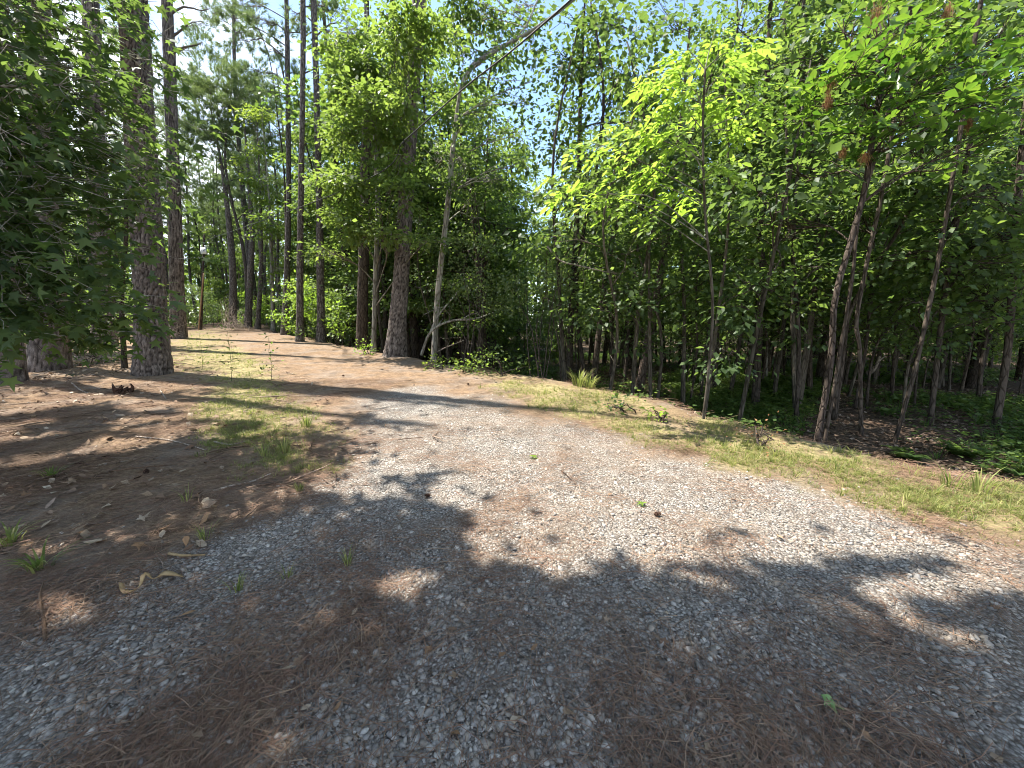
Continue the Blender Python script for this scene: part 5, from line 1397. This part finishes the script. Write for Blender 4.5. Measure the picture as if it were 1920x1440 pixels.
while k < 34:
    x, y = g.uniform(1.5, 8.5), g.uniform(2.5, 9.0)
    d = bank_d([x], [y])[0]
    if not (.5 < d < 4.2) or fbm([x * .9], [y * .9], 3, 2)[0] < .5: continue
    o = obj('fern', ferns[k % 3], None, None, (x, y, gz(x, y))); sf_ = g.uniform(.55, 1.1); o.scale = (sf_,) * 3; o.rotation_euler = (g.normal() * .1, g.normal() * .1, g.uniform(0, 6.28))
    tag(o, ('close' if y < 5 else 'farther') + ' green fern in the shade below the bank ' + ('by the crooked tree' if 960 + F * x / y > 1500 else 'by the bright sapling'), 'fern', 'ferns below the bank'); k += 1

# ------------------------------------------------------------------ scattered ground cover (uncountable): instanced on points
def scatter_stuff(name, label, cat, P, rot, scl, templates):
    me = bpy.data.meshes.new(name)
    me.vertices.add(len(P)); me.vertices.foreach_set('co', np.asarray(P, np.float32).ravel())
    for nm, a in (('rot', rot), ('scl', scl)):
        t = me.attributes.new(nm, 'FLOAT_VECTOR', 'POINT'); t.data.foreach_set('vector', np.asarray(a, np.float32).ravel())
    t = me.attributes.new('idx', 'INT', 'POINT'); t.data.foreach_set('value', np.random.default_rng(1).integers(0, len(templates), len(P)).astype(np.int32))
    o = bpy.data.objects.new(name, me); COL.objects.link(o)
    ng = bpy.data.node_groups.new(name, 'GeometryNodeTree')
    ng.interface.new_socket('Geometry', in_out='INPUT', socket_type='NodeSocketGeometry')
    ng.interface.new_socket('Geometry', in_out='OUTPUT', socket_type='NodeSocketGeometry')
    N = ng.nodes; Lk = ng.links
    gi, go = N.new('NodeGroupInput'), N.new('NodeGroupOutput')
    iop = N.new('GeometryNodeInstanceOnPoints'); jn = N.new('GeometryNodeJoinGeometry')
    for tm in templates:
        to = bpy.data.objects.new(name + '_piece', tm)
        oi = N.new('GeometryNodeObjectInfo'); oi.inputs['Object'].default_value = to; oi.inputs['As Instance'].default_value = True
        Lk.new(oi.outputs['Geometry'], jn.inputs[0])
    def na(n, typ):
        x = N.new('GeometryNodeInputNamedAttribute'); x.data_type = typ; x.inputs['Name'].default_value = n; return x.outputs['Attribute']
    e2r = N.new('FunctionNodeEulerToRotation'); Lk.new(na('rot', 'FLOAT_VECTOR'), e2r.inputs[0])
    Lk.new(gi.outputs[0], iop.inputs['Points']); Lk.new(jn.outputs[0], iop.inputs['Instance'])
    iop.inputs['Pick Instance'].default_value = True
    Lk.new(na('idx', 'INT'), iop.inputs['Instance Index']); Lk.new(e2r.outputs[0], iop.inputs['Rotation']); Lk.new(na('scl', 'FLOAT_VECTOR'), iop.inputs['Scale'])
    Lk.new(iop.outputs[0], go.inputs[0])
    md = o.modifiers.new('scatter', 'NODES'); md.node_group = ng
    return tag(o, label, cat, None, 'stuff')

def merged_stuff(name, label, cat, P, rz, tilt, scl, shapes, mat, seed=1):
    """many small loose pieces as real geometry in one mesh"""
    g = np.random.default_rng(seed); n = len(P); idx = g.integers(0, len(shapes), n)
    mb = MB(); tx, ty = g.normal(size=n) * tilt, g.normal(size=n) * tilt
    for k, (V, T) in enumerate(shapes):
        m = idx == k; c = int(m.sum())
        if not c: continue
        ca, sa = np.cos(rz[m])[:, None], np.sin(rz[m])[:, None]
        x = V[None, :, 0] * ca - V[None, :, 1] * sa; y = V[None, :, 0] * sa + V[None, :, 1] * ca
        z = V[None, :, 2] + x * tx[m][:, None] + y * ty[m][:, None]
        W = np.stack([x, y, z], 2) * scl[m][:, None, None] + P[m][:, None, :]
        mb.add(W.reshape(-1, 3), (T[None] + (np.arange(c) * len(V))[:, None, None]).reshape(-1, 3), np.repeat(g.random(c), len(V)))
    return tag(obj(name, mb.mesh(name), mat), label, cat, None, 'stuff')

def near_points(n, seed, y0, y1, power=1.0):
    """points on the ground in view, denser close to the camera"""
    g = np.random.default_rng(seed)
    u = g.random(n) ** power
    r = y0 * (y1 / y0) ** u
    lim = 1.42
    x = g.uniform(-lim, lim, n) * r
    return np.stack([x, r], 1), g

import bmesh
def stone_shape(seed):
    bm = bmesh.new(); bmesh.ops.create_icosphere(bm, subdivisions=1, radius=1.0)
    r = random.Random(seed)
    V = []
    for v in bm.verts:
        f = r.uniform(.62, 1.15); V.append((v.co.x * f * 1.15, v.co.y * f * .9, v.co.z * f * .62))
    T = np.array([[v.index for v in f.verts] for f in bm.faces]); bm.free()
    return np.array(V), T
def pebble_shape(seed):
    r = random.Random(seed); V = np.array([[1.1, 0, 0], [0, .9, 0], [-1.1, 0, 0], [0, -.9, 0], [0, 0, .62], [.1, .1, -.5]], float)
    V = V * np.array([[r.uniform(.7, 1.2)] for _ in V]) + np.array([[r.uniform(-.2, .2), r.uniform(-.2, .2), r.uniform(-.1, .1)] for _ in V])
    return V, np.array([[0, 1, 4], [1, 2, 4], [2, 3, 4], [3, 0, 4]])
stones = [stone_shape(s) for s in range(9)]
pebbles = [pebble_shape(s) for s in range(9)]
Q, g = near_points(190000, 3, .75, 8.0, 1.0)
zg, zgr, zf, zl, ztr_ = zones(Q[:, 0], Q[:, 1])
clump = fbm(Q[:, 0] * 2.6, Q[:, 1] * 2.6, 7, 3)
m = g.random(len(Q)) < np.clip(zg * (0.18 + 1.1 * sstep(.40, .70, clump)), .015 * (1 - zf) * (1 - zgr), 1)
Q = Q[m]; n = len(Q)
size = np.exp(g.normal(size=n) * .68) * .0038 * (1 + .10 * Q[:, 1])
size = np.where(g.random(n) < .012, size * 1.9, size); size = np.minimum(size, .020)
zz = terrain(Q[:, 0], Q[:, 1])
PQ = np.stack([Q[:, 0], Q[:, 1], zz + size * .10], 1); rzq = g.uniform(0, 6.28, n); nr = (Q[:, 1] < 2.8) & (size > .0042)
merged_stuff('gravel', 'grey crushed gravel covering the near part of the road', 'gravel', PQ[nr], rzq[nr], .3, size[nr], stones, M['stone'])
merged_stuff('gravel', 'fine pale gravel on the sunlit middle of the road', 'gravel', PQ[~nr], rzq[~nr], .3, size[~nr], pebbles, M['stone'], 5)

def needle_shape(seed, n=5, R=.07):
    g = np.random.default_rng(seed); Vs, Ts = [], []
    dom = g.random() * 3.14
    for i in range(n):
        a = dom + g.normal() * .6; L = g.uniform(.08, .17); c = g.normal(size=2) * R
        s = np.linspace(-.5, .5, 3); bend = g.normal() * .16 * L * (s ** 2) * 4
        x = c[0] + math.cos(a) * s * L - math.sin(a) * bend; y = c[1] + math.sin(a) * s * L + math.cos(a) * bend
        z = .003 + .007 * g.random() + .016 * g.random() * (s + .5)
        o_ = np.array([-math.sin(a), math.cos(a), .5]) * .0008
        P = np.stack([x, y, z], 1); k = np.array([[0, 1, 4], [0, 4, 3], [1, 2, 5], [1, 5, 4]]) + 6 * i
        Vs += [P - o_, P + o_]; Ts.append(k)
    return np.vstack(Vs), np.vstack(Ts)
needs = [needle_shape(s) for s in range(12)]
Q, g = near_points(62000, 13, .75, 8, 1.0)
zg, zgr, zf, zl, ztr_ = zones(Q[:, 0], Q[:, 1])
clump = fbm(Q[:, 0] * 1.7 + 9, Q[:, 1] * 1.7, 17, 3)
m = g.random(len(Q)) < np.clip((1 - .80 * zg) * (1 - .6 * zgr) * (1 - .8 * zf) * (0.16 + .62 * sstep(.42, .70, clump)), 0, 1)
Q = Q[m]; n = len(Q); s = g.uniform(.8, 1.3, n) * (1 + .05 * Q[:, 1])
merged_stuff('pine_straw', 'brown fallen pine needles strewn over the road and its sides', 'pine needles', np.stack([Q[:, 0], Q[:, 1], terrain(Q[:, 0], Q[:, 1]) + .003], 1), g.uniform(0, 6.28, n), .05, s, needs, M['straw'], 2)

# grass on the verge and the strip
gm = [tuft_mesh(40 + s, 9, .10, .8, .9) for s in range(4)]
Q, g = near_points(210000, 23, 1.2, 26, 1.0)
zg, zgr, zf, zl, ztr_ = zones(Q[:, 0], Q[:, 1])
clump = fbm(Q[:, 0] * 2.0, Q[:, 1] * 2.0, 27, 3)
m = g.random(len(Q)) < np.clip(zgr * (.16 + 1.2 * sstep(.38, .66, clump)) * .9, 0, 1)
Q = Q[m]; n = len(Q); s = np.exp(g.normal(size=n) * .4) * .52
scatter_stuff('grass', 'thin sunlit grass on the verge and the strip beside the road', 'grass', np.stack([Q[:, 0], Q[:, 1], terrain(Q[:, 0], Q[:, 1])], 1),
              np.stack([g.normal(size=n) * .15, g.normal(size=n) * .15, g.uniform(0, 6.28, n)], 1), np.stack([s, s, s], 1), gm)

# low green growth on the floor of the right wood
def weed_mesh(seed):
    g = np.random.default_rng(seed); mb = MB(); n = 16
    P = g.normal(size=(n, 3)) * [.12, .12, 0] + np.stack([0 * np.zeros(n), np.zeros(n), g.uniform(.04, .24, n)], 1)
    ax = g.normal(size=(n, 3)) * [1, 1, .3]; mb.add(*place_leaves(P, ax, np.array([0, 0, 1.0]) + g.normal(size=(n, 3)) * .3, g.uniform(.05, .11, n), 'diamond', g.random(n)))
    me = mb.mesh('weeds'); me.materials.append(M['fern']); return me
wm = [weed_mesh(s) for s in range(4)] + [tuft_mesh(60 + s, 14, .26, .7, 1.2) for s in range(2)]
for t_ in wm[4:]:
    t_.materials.clear(); t_.materials.append(M['fern'])
g = np.random.default_rng(99)
a = np.radians(g.uniform(-10, 60, 60000)); r = np.sqrt(g.uniform(4 ** 2, 26 ** 2, 60000)); Q = np.stack([r * np.sin(a), r * np.cos(a)], 1)
d = bank_d(Q[:, 0], Q[:, 1]); cl = fbm(Q[:, 0] * .35, Q[:, 1] * .35, 37, 3)
pxx = 960 + F * Q[:, 0] / Q[:, 1]
m = (d > 1.0) & (g.random(len(Q)) < .40 * sstep(.42, .74, cl + .10 * sstep(1250, 1400, pxx) + .22 * sstep(1240, 1330, pxx) * (1 - sstep(1500, 1600, pxx)) * sstep(2.2, 3.2, d)))
Q = Q[m]; n = len(Q); s = g.uniform(.6, 1.2, n)
scatter_stuff('undergrowth', 'low green undergrowth on the floor of the shaded wood', 'undergrowth', np.stack([Q[:, 0], Q[:, 1], terrain(Q[:, 0], Q[:, 1])], 1),
              np.stack([0 * s, 0 * s, g.uniform(0, 6.28, n)], 1), np.stack([s, s, s], 1), wm)

# leaf litter in the woods on both sides
def litter_shape(shape, seed):
    me = leaf_mesh(shape, seed, 1.0, .5); V = np.array([v.co[:] for v in me.vertices]); T = np.array([p.vertices[:] for p in me.polygons]); bpy.data.meshes.remove(me)
    return V, T
lm = [litter_shape(sh, 70 + i) for i, sh in enumerate(('ellipse', 'diamond', 'obovate', 'ellipse'))]
g = np.random.default_rng(98)
a = np.radians(g.uniform(-60, 60, 60000)); r = np.sqrt(g.uniform(2.5 ** 2, 20 ** 2, 60000)); Q = np.stack([r * np.sin(a), r * np.cos(a)], 1)
zg, zgr, zf, zl, ztr_ = zones(Q[:, 0], Q[:, 1])
m = g.random(len(Q)) < np.clip(.8 * zf + .75 * zl * sstep(.4, .6, fbm(Q[:, 0], Q[:, 1], 47, 3)), 0, 1)
Q = Q[m]; n = len(Q); s = g.uniform(.04, .10, n)
merged_stuff('leaf_litter', 'dead brown leaves covering the floor of the woods', 'leaf litter', np.stack([Q[:, 0], Q[:, 1], terrain(Q[:, 0], Q[:, 1]) + .012], 1), g.uniform(0, 6.28, n), .35, s, lm, M['litter'], 3)
g = np.random.default_rng(97)
Q = np.stack([-g.uniform(1.5, 13, 9000), g.uniform(2.0, 13, 9000)], 1)
zg, zgr, zf, zl, ztr_ = zones(Q[:, 0], Q[:, 1]); bd = bank_d(Q[:, 0], Q[:, 1])
m = (bd < -3.0) & (g.random(len(Q)) < (.10 + .8 * zl) * sstep(.36, .6, fbm(Q[:, 0] * 1.2, Q[:, 1] * 1.2, 57, 3)) * (1 - zg))
Q = Q[m]; n = len(Q); s = g.uniform(.035, .095, n)
merged_stuff('fallen_leaves', 'pale and brown dead leaves strewn over the needles under the left pines', 'leaf litter', np.stack([Q[:, 0], Q[:, 1], terrain(Q[:, 0], Q[:, 1]) + .012], 1), g.uniform(0, 6.28, n), .4, s, lm, M['pale_leaf'], 4)
def twig_shape(seed):
    g = np.random.default_rng(seed); P = catmull([[-.5, 0, 0], [-.1, g.normal() * .06, .02], [.2, g.normal() * .06, .01], [.5, g.normal() * .08, 0]], 5)
    V, T, A = tube(P, np.array([.016, .015, .012, .010, .005]), 4); return V, T
tw = [twig_shape(k) for k in range(6)]
Q = np.vstack([np.stack([-g.uniform(1.0, 12, 2600), g.uniform(1.2, 13, 2600)], 1), np.stack([g.uniform(-2, 12, 1800), g.uniform(3, 14, 1800)], 1)])
zg, zgr, zf, zl, ztr_ = zones(Q[:, 0], Q[:, 1]); bd = bank_d(Q[:, 0], Q[:, 1])
m = ((bd > .6) | ((bd < -3.0) & (g.random(len(Q)) < .5))) & (g.random(len(Q)) > zg)
Q = Q[m]; n = len(Q); s = np.exp(g.normal(size=n) * .5) * .22
merged_stuff('twigs', 'small dry twigs littering the ground under the trees', 'twigs', np.stack([Q[:, 0], Q[:, 1], terrain(Q[:, 0], Q[:, 1]) + .01], 1), g.uniform(0, 6.28, n), .06, s, tw, M['litter'], 6)
print('TRIS', sum(len(m.polygons) for m in bpy.data.meshes), 'objects', len(bpy.data.objects))
